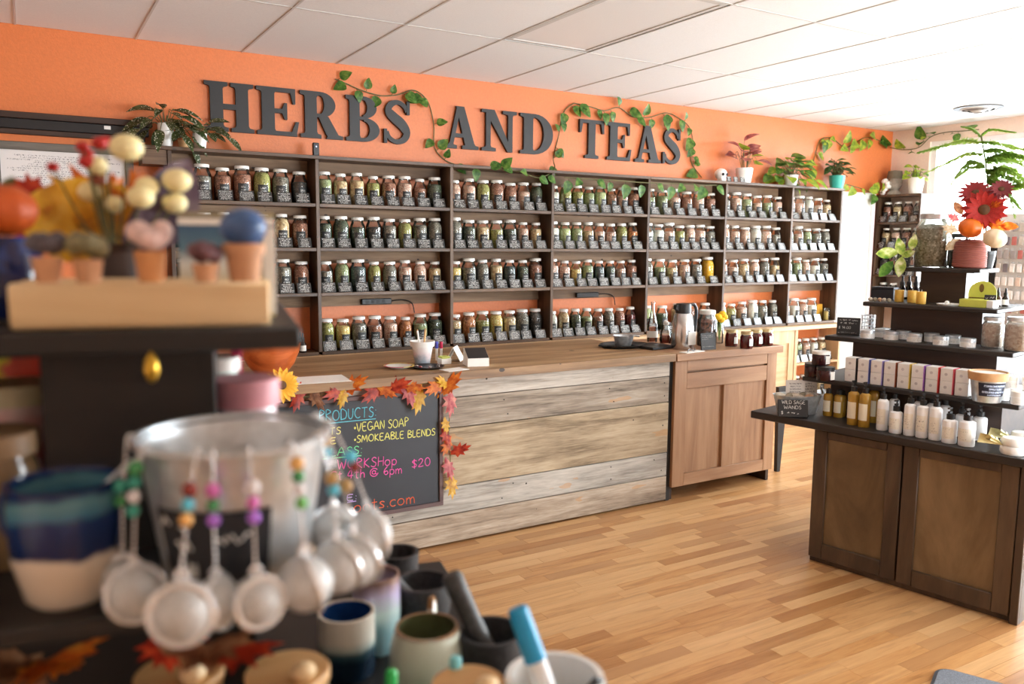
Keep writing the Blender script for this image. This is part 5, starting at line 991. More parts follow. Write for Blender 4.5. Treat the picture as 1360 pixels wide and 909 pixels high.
# ------------------------------------------------------------------ corner shelf by the window, rack, mat
GX = 7.575; cz = [onx(1195, y, GX).z for y in (258, 295, 330, 366)]; cz.append(cz[-1]-.29); gy0, gy1 = 4.93, 5.425
cs = thing('corner_shelf', 'narrow dark wooden corner shelf with jars beside the window', 'shelf', (0, 0, 0))
for z in cz: obj('shelf_board', MB().bbox(GX, X1-.005, gy0+.021, gy1-.021, z-.02, z, .002), m_shelf, cs)
for a in (gy0, gy1-.02): obj('side_board', MB().bbox(GX, X1-.005, a, a+.02, .1, cz[0]+.0, .002), m_shelfv, cs)
for ri, z in enumerate(cz[1:]):
    for i in range(4):
        y = gy1-.075-i*.113; c = [['br','tn','br','gr'], ['tn','pk','br','tn'], ['dk','br','gr','br'], ['br','dk','tn','br']][ri][i]; rowname = ['top', 'second', 'third', 'bottom'][ri]
        jar(GX+.10, y, z, c, f'jar of {PN[c]}, {ORD[i+1]} from left, {rowname} row, corner shelf', 'herb jars on the corner shelf', 1, 'slim', .98, R_(-90))
        card(GX+.012, y, z, f'price card, {ORD[i+1]} from left, {rowname} row, corner shelf', 'price cards on the corner shelf', 1, -16, R_(-90))
q = Vector((GX+.1, gy1-.13, cz[0]+.0005)); t = thing('stone_bust', 'grey stone head ornament with cap on the corner shelf', 'ornament', q); obj('head', MB().ball((0, 0, .12), .075, 16, 12, (.9, 1, 1.2)), plain('grey_stone', (150, 138, 124), .8, var=.25, scale=30), t); obj('neck', MB().lathe([(0, 0), (.075, 0), (.07, .02), (.04, .05), (.04, .08)], 16), plain('grey_stone', (150, 138, 124), .8), t); obj('cap', MB().lathe([(.074, .165), (.078, .17), (.066, .24), (0, .25)], 18), plain('cap_stone', (120, 112, 96), .8), t); obj('nose', MB().ball((-.068, 0, .115), .014, 8, 6, (1, .8, 1.5)), plain('grey_stone', (150, 138, 124), .8), t)
t = thing('quartz_cluster', 'white shell-like cluster leaning on the stone head', 'ornament', Vector((GX+.03, gy1-.08, cz[0]+.0005)))
for k in range(5): obj('white_piece', MB().ball((0, 0, 0), .03, 10, 7, (.8, 1, 1.1)), m_pot, t, (.0, .03*math.cos(k*1.3), .03+.028*k), (k*.5, k, 0))
potted('potted_plant', 'light green plant in square white pot on the corner shelf', Vector((GX+.10, gy0+.13, cz[0]+.0005)), .075, .16, m_pot, L_heart, m_pothy, 16, (.07, .11), .14, .13, .7, mat2=m_pothos)

# rack of small hanging goods by the window
rx = 6.3; ra = onx(1324, 340, rx); rb = onx(1420, 340, rx); rz1 = onx(1340, 284, rx).z
rk = thing('display_rack', 'pale wire display rack with black post near the window', 'rack', (rx, (ra.y+rb.y)/2, 0)); hw = abs(ra.y-rb.y)/2
m_rackp = plain('pale_rack_panel', (224, 222, 218), .6, var=.03)
obj('rack_panel', MB().bbox(.0, .02, -hw, hw, .35, rz1, .002), m_rackp, rk); obj('rack_post', MB().bbox(-.01, .05, hw, hw+.05, 0, rz1+.04, .003), m_black, rk); obj('rack_post', MB().bbox(-.01, .05, -hw-.05, -hw, 0, rz1+.04, .003), m_black, rk); obj('rack_foot', MB().bbox(-.2, .2, -hw, hw, 0, .03, .003), m_black, rk)
pk_ = MB().bbox(-.004, .004, -.017, .017, -.07, -.008, .002).mesh('hanging_packet'); hk = MB().tube([(.02, 0, .0), (-.035, 0, 0), (-.042, 0, .008)], .002, 5).mesh('hook')
pcm = [plain('packet_%d' % i, c, .5) for i, c in enumerate(((236,234,230), (204,196,186), (226,204,190), (168,160,158), (190,110,104), (236,236,236), (120,112,116)))]; pcn = ['white', 'beige', 'peach', 'grey', 'dull red', 'bright white', 'dark grey']
ny = max(3, int((2*hw-.03)/.05)); rg = random.Random(8); nr = 0
for j in range(9):
    for i in range(ny):
        y = hw-.03-i*.05; z = rz1-.06-j*.1; o = obj('hook', hk, m_galv, rk, (-.0, y, z))
        nr += 1; ci = rg.randrange(7); pkt = obj2('hanging_packet', pk_, pcm[ci], None, loc=(rx-.024, rk.location.y+y, z-.002)); tag(pkt, f'{pcn[ci]} packet, {ORD[i+1]} from left, {ORD[j+1]} row down on the pale rack', 'packet', 'packets hanging on the rack')

# floor mat
def rrect(w_, d_, r, n=6):
    out = []
    for cx, cy, a0 in ((w_-r, d_-r, 0), (r, d_-r, 90), (r, r, 180), (w_-r, r, 270)):
        out += [(cx+r*math.cos(R_(a0+90*k/n)), cy+r*math.sin(R_(a0+90*k/n))) for k in range(n+1)]
    return out
c0 = Vector((2.955, 1.715, 0)); dx = (onz(1338, 906, 0)-onz(1275, 889, 0)).normalized()
t = thing('floor_mat', 'grey rounded floor mat on the wooden floor at lower right', 'mat', c0, math.atan2(dx.y, dx.x)+0)
obj('mat_pile', MB().prism([(x, -y) for x, y in rrect(.75, .50, .05)], .0005, .011), plain('grey_carpet', (118, 122, 130), .95, var=.35, scale=260, bump=.6), t); obj('rubber_edge', MB().prism([(x-.012, .012-y) for x, y in rrect(.774, .524, .06)], .0002, .006), plain('mat_edge', (70, 72, 78), .7), t)

# ------------------------------------------------------------------ near stand at left (out of focus)
NA = Vector((math.cos(R_(-12)), math.sin(R_(-12)), 0)); NB = Vector((-NA.y, NA.x, 0)); NROT = R_(-12)
Z3, Z2, Z1 = 1.531, 1.285, 1.0
A3 = onz(400, 434, Z3)
def nl(P): d = P-A3; return d.dot(NA), d.dot(NB)
def NPT(u, v, z): q = A3+NA*u+NB*v; q.z = z; return q
ns = thing('tiered_stand', 'black stained tiered stand in the near foreground at left', 'display stand', (A3.x, A3.y, 0), NROT)
m_near = wood('near_black_wood', [(14,12,10), (26,22,19), (40,34,30)], 0, 8, 10, .55); m_near2 = wood('near_dark_brown', [(20,15,12), (33,26,21), (48,39,33)], 0, 8, 10, .6)
obj('tier_shelf', MB().bbox(-.78, 0, 0, .36, Z3-.024, Z3, .003), m_near, ns)
def rayv(px, py, v):          # sight line meets the vertical plane v = const of the stand
    d = ray(px, py); q = A3+NB*v; tt = (q-CAM).dot(NB)/d.dot(NB); return nl(CAM+d*tt)[0]
ur, ul = rayv(285, 520, .06), rayv(55, 520, .06)
obj('riser', MB().box(ul, ur, .06, .30, Z2+.0005, Z3-.0245), m_near2, ns)
v2 = nl(onz(100, 826, Z2))[1]; u2 = nl(onz(432, 800, Z2))[0]
obj('tier_shelf', MB().bbox(-.80, u2, v2, .46, Z2-.018, Z2, .003), m_near, ns)
u1, v1a = nl(onz(690, 905, Z1)); vb = nl(onz(560, 772, Z1))[1]
obj('tier_shelf', MB().bbox(-.95, u1, v2-.17, max(vb, .62), Z1-.026, Z1, .003), m_near, ns)
obj('riser', MB().box(-.78, u2-.06, max(v2+.28, .16), .44, Z1+.0005, Z2-.0185), m_near2, ns)
obj('stand_base', MB().box(-.90, u1-.05, v2-.12, .55, 0, Z1-.0265), m_near2, ns)
obj('brass_hook', MB().lathe([(0, -.0), (.004, .002), (.008, .012), (.006, .024), (.002, .03), (0, .032)], 12), plain('brass', (200, 160, 60), .3, .9), ns, (rayv(200, 458, -.008), -.009, Z3-.052))
# pale wooden block
q0, q1 = onz(12, 440, Z3), onz(360, 433, Z3); e_ = (q1-q0); bl_ = e_.length; br_ = math.atan2(e_.y, e_.x)
pb = thing('wooden_block', 'pale pine block on the top shelf of the near stand', 'block', P2(q0, Z3+.0005), br_); hb = .046
m_pine = wood('pale_pine', [(222,184,132), (238,208,160), (246,224,186)], 0, 9, 14, .55)
obj('block_body', MB().bbox(0, bl_, 0, .085, 0, hb, .003), m_pine, pb); obj('block_rim', MB().bbox(.01, bl_-.01, .012, .073, hb+.0002, hb+.002, .0005), m_pine, pb)
zb_ = Z3+hb+.003
MP = [((64, 376), .0135, .024, (86, 78, 84), .016, 'grey purple'), ((118, 376), .0135, .022, (128, 120, 84), .017, 'olive grey'), ((201, 375), .015, .030, (232, 198, 190), .019, 'pale pink'), ((274, 375), .013, .018, (112, 74, 80), .015, 'maroon')]
for k, ((px, py), r, h, c, rc_, nm) in enumerate(MP):
    q = P2(onz(px, py, zb_), zb_); t = thing('mineral_pot', f'tiny clay pot topped with a {nm} stone on the pine block', 'pot', q, 0, 'tiny clay pots with stones'); obj('clay_pot', MB().lathe([(0, 0), (r*.75, 0), (r, h), (0, h)], 16), plain('pale_clay', (206, 152, 112), .7) if k != 2 else plain('cork_cone', (214, 150, 96), .8), t)
    mb = MB(); rg = random.Random(k)
    for j in range(9): mb.ball((rc_*.6*math.cos(j*2.4), rc_*.6*math.sin(j*2.4), h+rc_*.55+rc_*.5*rg.random()), rc_*.55, 8, 6)
    obj('stone', mb, plain('stone_'+nm.replace(' ', '_'), c, .5, var=.25, scale=80), t)
q = P2(onz(325, 374, zb_), zb_); t = thing('mineral_pot', 'larger clay pot topped with a round blue stone on the pine block', 'pot', q); obj('clay_pot', MB().lathe([(0, 0), (.014, 0), (.018, .028), (.021, .028), (.021, .038), (0, .038)], 18), plain('pale_clay', (206, 152, 112), .7), t); obj('stone', MB().ball((0, 0, .054), .023, 16, 10, (1, 1, .85)), plain('blue_stone', (66, 100, 150), .35, var=.3, scale=40), t)
# greeting card behind
q = NPT(rayv(303, 370, .125), .125, Z3+.0005); t = thing('picture_card', 'standing card with blurred blue and cream picture behind the clay pots', 'card', q, NROT); obj('card_front', MB().bbox(-.053, .053, -.003, .0, 0, .122, .001), blotch('card_picture', [(.2, (214, 196, 150)), (.42, (226, 226, 220)), (.55, (90, 130, 150)), (.75, (60, 96, 130)), (.9, (196, 176, 120))], 10, .35, 2, .25, -.05, 7.5), t, (0, 0, 0), (R_(-4), 0, 0)); obj('card_back', MB().bbox(-.053, .053, 0, .002, 0, .115, .001), m_paper, t, (0, .012, 0), (R_(4), 0, 0)); obj('card_edge', MB().bbox(.040, .0535, -.0045, -.0035, .004, .105, .0005), m_paper, t, (0, 0, 0), (R_(-4), 0, 0))
# autumn bouquet in a dark vase
vb_ = NPT(rayv(155, 370, .16), .16, Z3+.0005); t = thing('autumn_bouquet', 'dark vase with large yellow and purple leaves and cream berries', 'bouquet', vb_); obj('vase', MB().lathe(hollow([(.026, 0), (.032, .02), (.034, .05), (.022, .075), (.026, .085)], .003), 18), plain('brown_glaze', (52, 34, 28), .3), t)
def nearp(px, py, d): return CAM+ray(px, py)*(d/FPX)
tc2 = (CAM-vb_).normalized()
for k, (px, py, kd, s, a, d, me) in enumerate([(95, 292, 'yellow', .13, 282, .97, L_heart), (160, 296, 'yellow', .12, 75, .99, L_heart), (120, 275, 'yellow', .10, 310, 1.0, L_maple), (165, 300, 'yellow', .12, 90, .98, L_maple), (130, 275, 'orange', .10, 330, 1.0, L_maple), (218, 285, 'purple', .13, 30, .96, L_oval), (205, 300, 'purple', .12, 50, .97, L_oval), (185, 285, 'orange', .10, 60, .99, L_maple), (40, 252, 'red', .05, 280, 1.0, L_oak), (45, 310, 'red', .05, 250, 1.02, L_oak)]):
    w_ = nearp(px, py, d)-vb_; dd = NA*math.sin(R_(a))+Vector((0, 0, math.cos(R_(a))))+NB*.1; lf = obj2('leaf', me, m_autumn[kd], t); orient(lf, w_-dd*s*.4, dd, tuple(tc2+NA*.3), s); obj('leaf_stem', MB().tube(crom([Vector((0, 0, .07)), w_*.45+Vector((0, 0, .03)), w_-dd*s*.4], 3), .0015, 5), m_stem, t)
m_berry = plain('cream_berry', (248, 234, 176), .4, var=.05); m_rberry = plain('red_berry', (186, 30, 26), .35)
for k, (px, py, r, mt) in enumerate([(168, 196, .019, m_berry), (128, 220, .013, m_berry), (120, 255, .014, m_berry), (150, 272, .013, m_berry), (187, 262, .016, m_berry), (195, 248, .014, m_berry), (235, 240, .017, m_berry), (232, 270, .015, m_berry), (110, 195, .008, m_rberry), (116, 206, .008, m_rberry), (132, 190, .009, m_rberry), (140, 188, .008, m_rberry), (115, 215, .009, m_rberry), (70, 222, .007, m_rberry), (128, 240, .009, m_rberry)]):
    w_ = nearp(px, py, .93+.01*(k % 4))-vb_; obj('berry', MB().ball((0, 0, 0), r*.85, 12, 8, (1.15, 1, .95)), mt, t, w_); obj('berry_stem', MB().tube(crom([Vector((0, 0, .07)), w_*.5+Vector((0, 0, .02)), w_], 4), .0012, 5), m_stem, t)
q = NPT(rayv(12, 380, .14), .14, Z3+.0005); t = thing('cobalt_jar', 'glossy cobalt blue jar at the left end of the top shelf', 'jar', q); obj('jar_body', MB().lathe(hollow([(.03, 0), (.036, .02), (.038, .06), (.03, .085), (.031, .092)], .003), 24), blotch('cobalt_glaze', [(.35, (16, 28, 70)), (.55, (40, 70, 140)), (.75, (130, 160, 210))], 30, .08, 2, 1.2, .1, 4), t); obj('jar_foot', MB().lathe([(.028, 0), (.032, 0), (.032, .004), (.028, .004)], 20), m_black, t)
pumpkin('small orange pumpkin resting on the cobalt blue jar', q+Vector((0, 0, .0925)), .034, plain('dark_orange_pumpkin', (196, 84, 24), .5, var=.1))

# second shelf of the near stand
q = P2(onz(94, 793, Z2), Z2+.0005); t = thing('blue_mug', 'large blue and cream glazed stoneware mug in the foreground', 'mug', q); t.scale = (.94, .94, .98)
obj('mug_body', MB().lathe(hollow([(.034, 0), (.040, .006), (.050, .045), (.053, .085), (.052, .112), (.053, .116)], .005), 36), blotch('blue_cream_glaze', [(.30, (216, 200, 180)), (.42, (222, 208, 190)), (.45, (18, 38, 84)), (.70, (22, 48, 100)), (.76, (70, 120, 146)), (.86, (96, 146, 160)), (.92, (24, 48, 96))], 16, .12, 2, .22, .03, 8), t); obj('mug_handle', MB().tube(crom([(-.03, .044, .095), (-.05, .075, .09), (-.052, .08, .055), (-.03, .04, .03)], 6), .007, 8), plain('blue_glaze', (34, 60, 104), .15), t)
rimc = onz(311, 577, 1.435); bz = Z2+.0005; bk_ = thing('steel_bucket', 'large galvanised bucket hung with tea infusers in the foreground', 'bucket', P2(rimc, bz), R_(-25)); RB = .089; hB = 1.435-bz
obj('bucket_body', MB().lathe(hollow([(.062, 0), (.064, .004), (RB-.004, hB-.012), (RB-.002, hB-.004)], .002), 48), m_galv, bk_); obj('bucket_rim', MB().tube([(RB*math.cos(R_(a)), RB*math.sin(R_(a)), hB) for a in range(0, 360, 10)], .0035, 8, True), m_galv, bk_); obj('side_handle', MB().tube(crom([(-RB, -.02, hB-.02), (-RB-.028, -.012, hB-.045), (-RB-.028, .012, hB-.045), (-RB, .02, hB-.02)], 5), .003, 6), m_galv, bk_)
lm = MB(); vs = []
def brad(z): return .064+(RB-.004-.064)*z/(hB-.012)+.0012
for j in range(13):
    a = R_(-96-38+j*6.6); vs += [(brad(.02)*math.cos(a), brad(.02)*math.sin(a), .02), (brad(.098)*math.cos(a), brad(.098)*math.sin(a), .098)]
obj('chalk_label', lm.add(vs, [(2*j, 2*j+2, 2*j+3, 2*j+1) for j in range(12)]).mesh('chalk_label', True, fixn=False), plain('label_slate', (28, 32, 38), .6, var=.1), bk_)
def onb(a, z): return Vector((brad(z)*1.004*math.cos(R_(a)), brad(z)*1.004*math.sin(R_(a)), z))
for k, (a0, a1, z) in enumerate(((-128, -100, .080), (-118, -100, .06), (-112, -104, .036), (-90, -68, .066))):
    A_, B_ = onb(a0, z), onb(a1, z); n_ = Vector(((A_.x+B_.x)/2, (A_.y+B_.y)/2, 0)).normalized(); off = n_*.004
    (scribble if k != 2 else (lambda p, A, B, h, m, n, seed=0: writing(p, '$8', A, B, h, m, n)))(bk_, A_+off, B_+off, .012, CK['white'], n_, seed=70+k)
# tea infusers
m_mesh = NT('infuser_mesh'); _v = m_mesh.N('ShaderNodeTexVoronoi'); _v.inputs['Scale'].default_value = 700; m_mesh.L(m_mesh.coords(False), _v.inputs['Vector'])
m_mesh.set(m_mesh.ramp(_v.outputs['Distance'], [(.2, lin((236,236,234))), (.6, lin((196,196,194)))]), .5, .15); m_mesh.b.inputs['Alpha'].default_value = .85; m_mesh = m_mesh.m
m_bright = plain('polished_steel', (240, 240, 240), .2, .55, var=.03)
beadc = dict(teal=(60,160,140), green=(70,150,90), orange=(236,180,104), purple=(176,110,220), pink=(222,120,196), red=(130,40,30), white=(232,228,230), cyan=(90,190,214), amber=(190,150,90), lime=(120,200,110))
INF = [('front bright ringed', (243, 812), .027, ['orange', 'cyan', 'red'], 212, 'wide'), ('left rear', (207, 778), .025, ['teal', 'white', 'teal', 'green'], 190, ''), ('far left small', (182, 764), .021, ['green', 'teal'], 192, ''), ('centre left', (288, 800), .023, ['purple', 'green', 'pink'], 258, ''), ('centre', (341, 798), .0235, ['purple', 'pink', 'white'], 342, 'ring'), ('centre right', (396, 772), .027, ['lime', 'white', 'green', 'orange'], 385, ''), ('right lower', (438, 752), .027, ['cyan', 'amber'], 418, ''), ('right side upper', (443, 704), .026, ['white', 'cyan', 'amber'], 425, ''), ('right end', (487, 712), .029, ['red', 'cyan'], 432, 'ring'), ('right end lower', (470, 746), .027, ['amber'], 430, '')]
gz = 1.3175
for k, (nm, (px, py), r, beads, cx, ring) in enumerate(INF):
    z = Z2+r+.002 if k not in (0,) else gz; q = onz(px, py, z+.0); dirv = Vector((q.x-rimc.x, q.y-rimc.y, 0)); dl_ = dirv.length; dn = dirv.normalized()
    if dl_ < RB+r*.4: q = P2(rimc+dn*(RB*.86+r+.004), z)
    t = thing('tea_infuser', f'{nm} mesh tea infuser ball hanging from the large bucket', 'tea infuser', q, math.atan2(dn.y, dn.x)+R_(90), 'tea infusers on the bucket')
    obj('mesh_ball', MB().ball((0, 0, 0), r*.92, 20, 14), m_mesh, t)
    f = Vector((.25, -1, .1)) if ring else Vector((.9, -.3, .2)); f.normalize(); a_ = f.orthogonal().normalized(); b_ = f.cross(a_)
    for off in ((.3,) if ring == '' else (.55,)):
        rr3 = r*math.sqrt(1-off*off*.6); obj('rim_ring', MB().tube([f*off*r*.6+a_*rr3*math.cos(R_(a))+b_*rr3*math.sin(R_(a)) for a in range(0, 360, 15)], r*(.10 if not ring else .13), 8, True), m_bright, t)
    obj('hanger', MB().tube([Vector((0, 0, r*1.12))+Vector((math.cos(R_(a)), 0, math.sin(R_(a))))*r*.16 for a in range(0, 360, 30)], r*.09, 6, True), m_bright, t)
    rp = rimc+dn*(RB+.0045); rp.z = 1.4385; ml = Matrix.Rotation(-t.rotation_euler.z, 4, 'Z'); top_ = ml @ (rp-q); bot = Vector((0, 0, r*1.25)); chn = crom([bot, bot.lerp(top_, .5)+Vector((0, -.002, 0)), top_], 10)
    cm = MB()
    for i_, p in enumerate(chn): cm.ball(p, .0015, 6, 4, (1, 1, 1.4))
    for i_ in range(len(chn)-1): cm.tube([chn[i_], chn[i_+1]], .0007, 4)
    obj('chain', cm, m_bright, t)
    for j, bc_ in enumerate(beads):
        p = bot.lerp(top_, .45+.13*j); obj('bead', MB().ball(p+Vector((0, -.004, 0)), .0058 if j < len(beads)-1 else .0068, 10, 8), plain('bead_'+bc_, beadc[bc_], .25), t)
    obj('rim_clip', MB().tube(crom([top_, top_+Vector((0, .003, .004)), top_+Vector((0, .010, .001))], 3), .0015, 5), m_bright, t)
# jars behind
def njar(name, label, u, v, z, r, h, body, lidm, lidh=.02):
    t = thing(name, label, 'jar', NPT(u, v, z+.0005)); obj('jar_body', MB().lathe([(0, 0), (r*.94, 0), (r, .006), (r, h*.86), (r*.9, h*.95), (r*.88, h)], 24), body, t); obj('jar_lid', MB().lathe([(r*.85, h+.0005), (r*1.02, h+.0005), (r*1.02, h+lidh), (r*.98, h+lidh+.003), (0, h+lidh+.003)], 24), lidm, t); return t
u, v = nl(onz(22, 742, Z2)); njar('brown_jar', 'brown glass jar with tan lid behind the blue mug', u-.015, v, Z2, .042, .115, plain('brown_glass', (120, 92, 62), .15, var=.15), plain('tan_lid', (150, 118, 84), .5))
njar('pink_jar', 'rose coloured jar with cream lid left of the riser', rayv(22, 560, v+.13), v+.13, Z2, .045, .145, blotch('rose_print', [(.3, (200, 90, 100)), (.5, (214, 130, 136)), (.7, (220, 200, 196))], 30, .3, 2, .6, .1, 4), plain('cream_lid', (206, 196, 160), .5))
t = thing('snack_bag', 'upright red and yellow printed packet behind the rose jar', 'packet', NPT(rayv(25, 500, v+.24), v+.24, Z2+.0005), NROT); obj('packet_body', MB().bbox(-.05, .05, -.012, .012, 0, .19, .006), blotch('packet_print', [(.3, (60, 130, 40)), (.42, (230, 220, 40)), (.5, (216, 70, 36)), (.7, (222, 60, 40))], 14, .3, 0, .6, .5, 5), t); obj('packet_seal', MB().bbox(-.05, .05, -.002, .002, .191, .203, .001), plain('seal_red', (200, 60, 40), .3), t)
uu = rayv(322, 520, .16); njar('pink_lidded_jar', 'jar with soft pink lid standing right of the riser', uu+.004, .16, Z2, .040, .135, blotch('lilac_wash', [(.3, (196, 190, 214)), (.6, (222, 206, 214)), (.8, (214, 170, 186))], 16, .2, 2, .4, .1, 4), plain('pink_lid', (216, 150, 160), .5), .03)
njar('mint_jar', 'mint green jar with white lid behind the pink lidded jar', rayv(287, 480, .25), .25, Z2, .03, .165, plain('mint_glaze', (176, 208, 196), .3), m_lid, .015)
t = thing('pink_box', 'narrow upright magenta box beside the mint jar', 'box', NPT(rayv(314, 470, .27), .27, Z2+.0005), NROT); obj('box_body', MB().bbox(-.007, .007, -.02, .02, 0, .19, .001), plain('magenta_card', (196, 40, 90), .5), t); obj('box_flap', MB().bbox(-.006, .006, -.019, .019, .1905, .194, .001), plain('magenta_card', (196, 40, 90), .5), t)

# lowest shelf of the near stand: mugs, mortars, lidded jars, pens, leaves
def cup(name, label, rim, zr, prof, mat, handle=None, hm=None, rot=0):
    q = P2(onz(*rim, zr), Z1+.0005); t = thing(name, label, 'mug', q, rot); obj('mug_body', MB().lathe(hollow(prof, .004), 32), mat, t)
    if handle: obj('mug_handle', MB().tube(crom(handle, 6), .006, 8), hm or mat, t)
    return t
fr_ = math.atan2(_f.y, _f.x)
cup('two_tone_mug', 'mug with white top, dark teal base and blue inside', (460, 812), 1.095, [(.034, 0), (.039, .006), (.041, .05), (.040, .095)], blotch('white_teal_glaze', [(.30, (24, 44, 62)), (.42, (60, 90, 100)), (.5, (190, 200, 190)), (.6, (226, 220, 206)), (.95, (222, 214, 200))], 18, .12, 2, .2, -.02, 10), [(0, .039, .08), (0, .07, .075), (0, .072, .035), (0, .040, .02)], rot=fr_-R_(60))
q = P2(onz(460, 812, 1.095), Z1); t2 = bpy.data.objects['two_tone_mug']; obj('inner_glaze', MB().lathe([(0, .0065), (.0335, .0065), (.0365, .05), (.0357, .0935)], 28), plain('cobalt_inner', (30, 70, 130), .1, var=.25), t2)
cup('celadon_mug', 'pale celadon green round mug with brown rim', (567, 832), 1.10, [(.032, 0), (.040, .006), (.052, .04), (.051, .07), (.043, .10)], blotch('celadon_glaze', [(.2, (208, 222, 204)), (.6, (226, 234, 218)), (.93, (228, 232, 214)), (.98, (150, 110, 70))], 12, .12, 2, .1, 0, 9.9), [(0, .046, .085), (0, .072, .105), (0, .085, .06), (0, .05, .03)], rot=fr_-R_(90))
q = bpy.data.objects['celadon_mug']; obj('inner_glaze', MB().lathe([(0, .0065), (.03, .0065), (.046, .04), (.045, .07), (.0382, .099)], 28), plain('moss_inner', (110, 116, 80), .2, var=.2), q)
cup('pastel_mug', 'tall mug with pastel violet and mint glaze behind the tea infusers', (500, 762), 1.12, [(.030, 0), (.034, .006), (.036, .06), (.035, .12)], blotch('pastel_glaze', [(.3, (150, 190, 196)), (.5, (200, 224, 222)), (.7, (190, 180, 214)), (.9, (150, 120, 110))], 14, .15, 2, .4, 0, 8))
m_granite = plain('dark_granite', (44, 44, 46), .6, var=.45, scale=140, bump=.3); m_pestle = plain('grey_granite', (92, 94, 96), .5, var=.25, scale=140)
def mortar(label, rim, zr, r, h, mat, plabel, tip, pl=.15, pm=None, pr=.014, into=(0, 0)):
    q = P2(onz(*rim, zr), Z1+.0005); t = thing('mortar', label, 'mortar', q); obj('bowl', MB().lathe([(0, 0), (r*.7, 0), (r*.74, h*.08), (r*.92, h*.5), (r, h*.94), (r*.97, h), (r*.84, h), (r*.76, h*.6), (r*.45, h*.28), (0, h*.22)], 32), mat, t); obj('foot', MB().lathe([(r*.60, .001), (r*.76, .001), (r*.76, h*.06), (r*.6, h*.06)], 28), mat, t)
    p0 = Vector((into[0], into[1], h*.30+pr)); d = (Vector(tip)-p0).normalized(); s = thing('pestle', plabel, 'pestle', q+p0); P = [d*(pl*f_) for f_ in (0, .06, .2, .5, .8, .95, 1)]; obj('shaft', MB().tube(P[1:], pr, 14, rr=[pr*k_ for k_ in (1.0, .92, .84, .9, .95, .7)]), pm or m_pestle, s); obj('grinding_end', MB().ball(P[0]+d*.003, pr*1.02, 14, 10), pm or m_pestle, s); return q
cr_ = _r0; cf_ = Vector((math.sin(YAW), math.cos(YAW), 0))
mortar('dark stone mortar in the middle of the mortar row', (562, 772), 1.085, .047, .085, m_granite, 'pale grey pestle resting in the middle mortar', tuple(-cr_*.075-cf_*.005+Vector((0, 0, .118))), .105, None, .011, tuple((-cr_*.0).xy))
mortar('dark stone mortar at the shelf edge', (652, 838), 1.09, .047, .09, m_granite, 'thick dark pestle leaning left in the edge mortar', tuple(-cr_*.052+cf_*.012+Vector((0, 0, .155))), .135, plain('charcoal_granite', (66, 66, 66), .5, var=.3, scale=120), .0165)
q = P2(onz(528, 733, 1.08), Z1+.0005); t = thing('mortar', 'small dark mortar farthest back on the near stand', 'mortar', q); obj('bowl', MB().lathe([(0, 0), (.026, 0), (.036, .045), (.038, .08), (.032, .08), (.026, .04), (0, .03)], 24), m_granite, t); obj('foot', MB().lathe([(.02, .001), (.029, .001), (.029, .006), (.02, .006)], 24), m_granite, t)
wq = mortar('white ceramic mortar in the lower foreground', (737, 898), 1.10, .062, .10, m_pot, 'small dark pestle lying in the white mortar', tuple(cr_*.055-cf_*.015+Vector((0, 0, .10))), .075, plain('charcoal_granite', (66, 66, 66), .5), .011, tuple((cr_*.012).xy))
# chalk marker leaning in the white mortar
p0 = wq+Vector((0, 0, .045))-cf_*.024+cr_*.006; d = (nearp(692, 822, .985)-p0).normalized(); mk = thing('chalk_marker', 'white chalk marker with bright blue cap leaning in the white mortar', 'marker', p0)
obj('marker_barrel', MB().tube([d*0, d*.085], .0125, 16), m_lotion, mk); obj('marker_cap', MB().tube([d*.0855, d*.088, d*.148, d*.151], .0138, 16, rr=[.0138, .0138, .0128, .010]), plain('cyan_cap', (30, 160, 214), .35, var=.04), mk)
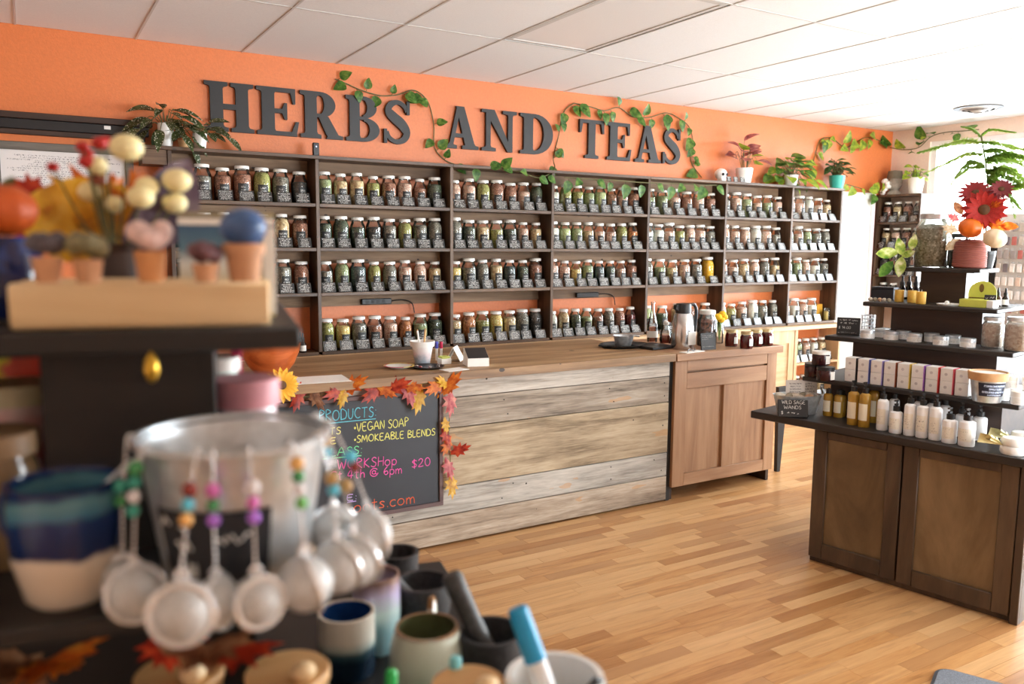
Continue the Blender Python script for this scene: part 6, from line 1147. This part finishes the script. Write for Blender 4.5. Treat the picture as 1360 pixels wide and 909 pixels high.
# lidded jars and pens
m_bam = wood('bamboo_lid', [(176,126,72), (206,158,100), (222,182,128)], 0, 12, 8, .5)
for k, (px, py, zr, r, nm) in enumerate(((238, 893, 1.15, .046, 'left'), (382, 890, 1.15, .045, 'centre'), (622, 908, 1.12, .042, 'right'))):
    q = P2(onz(px, py, zr), Z1+.0005); h = zr-Z1; t = thing('canister', f'{nm} canister with round bamboo lid at the bottom of the picture', 'canister', q, 0, 'canisters with bamboo lids'); obj('canister_body', MB().lathe([(0, 0), (r*.95, 0), (r*.97, .004), (r*.97, h-.014), (0, h-.014)], 28), plain('canister_glaze_%d' % k, ((70, 60, 54), (84, 70, 60), (190, 200, 190))[k], .3), t); obj('bamboo_lid', MB().lathe([(0, h-.0135), (r, h-.0135), (r*1.02, h-.010), (r*1.02, h-.002), (r*.99, h), (0, h)], 28), m_bam, t); obj('wooden_spoon_knob', MB().ball((cr_*.022-cf_*.018).to_tuple()[:2]+(h+.008,), .0125, 14, 10, (1.1, 1, .75)), m_pine, t)
for k, (px, py, c, nm) in enumerate(((520, 890, (40, 190, 90), 'green'), (605, 872, (130, 214, 220), 'pale aqua'))):
    top_ = nearp(px, py, .97); base = P2(top_-cf_*.012, Z1+.0005); t = thing('paint_pen', f'upright {nm} pen at the bottom of the picture', 'pen', base, 0); d = top_-base; obj('pen_barrel', MB().tube([d*0, d*.72], .0065, 12), plain('pen_body_'+nm.replace(' ', '_'), c, .35), t); obj('pen_cap', MB().tube([d*.722, d*.97, d], .0075, 12, rr=[.0075, .0072, .005]), plain('pen_body_'+nm.replace(' ', '_'), c, .35), t)
t = thing('leaf_garland', 'shade-darkened orange and red autumn leaves along the lowest near shelf', 'garland', P2(onz(60, 905, 1.05), Z1)); o0 = t.location.copy()
path = [onz(-40, 930, 1.03), onz(60, 900, 1.06), onz(200, 880, 1.06), onz(300, 870, 1.06), onz(340, 900, 1.04)]; obj('garland_stem', MB().tube(crom([p-o0 for p in path], 5), .002, 5), m_stem, t)
for k, (px, py, kd, s, a) in enumerate([(60, 885, 'orange', .12, 250), (95, 870, 'orange', .09, 60), (20, 890, 'brown', .11, 300), (215, 865, 'red', .08, 180), (300, 858, 'brown', .09, 60), (330, 866, 'red', .09, 80), (270, 870, 'brown', .10, 120), (250, 850, 'red', .07, 200)]):  # brown and red chosen so the leaf colours carry the shelf's shade
    w_ = nearp(px, py, .86)-o0; dd = cr_*math.sin(R_(a))+Vector((0, 0, math.cos(R_(a))))*.7+cf_*.4; lf = obj2('leaf', L_oak, m_autumn[kd], t); orient(lf, w_-dd*s*.4, dd, (0, 0, 1), s*.85)
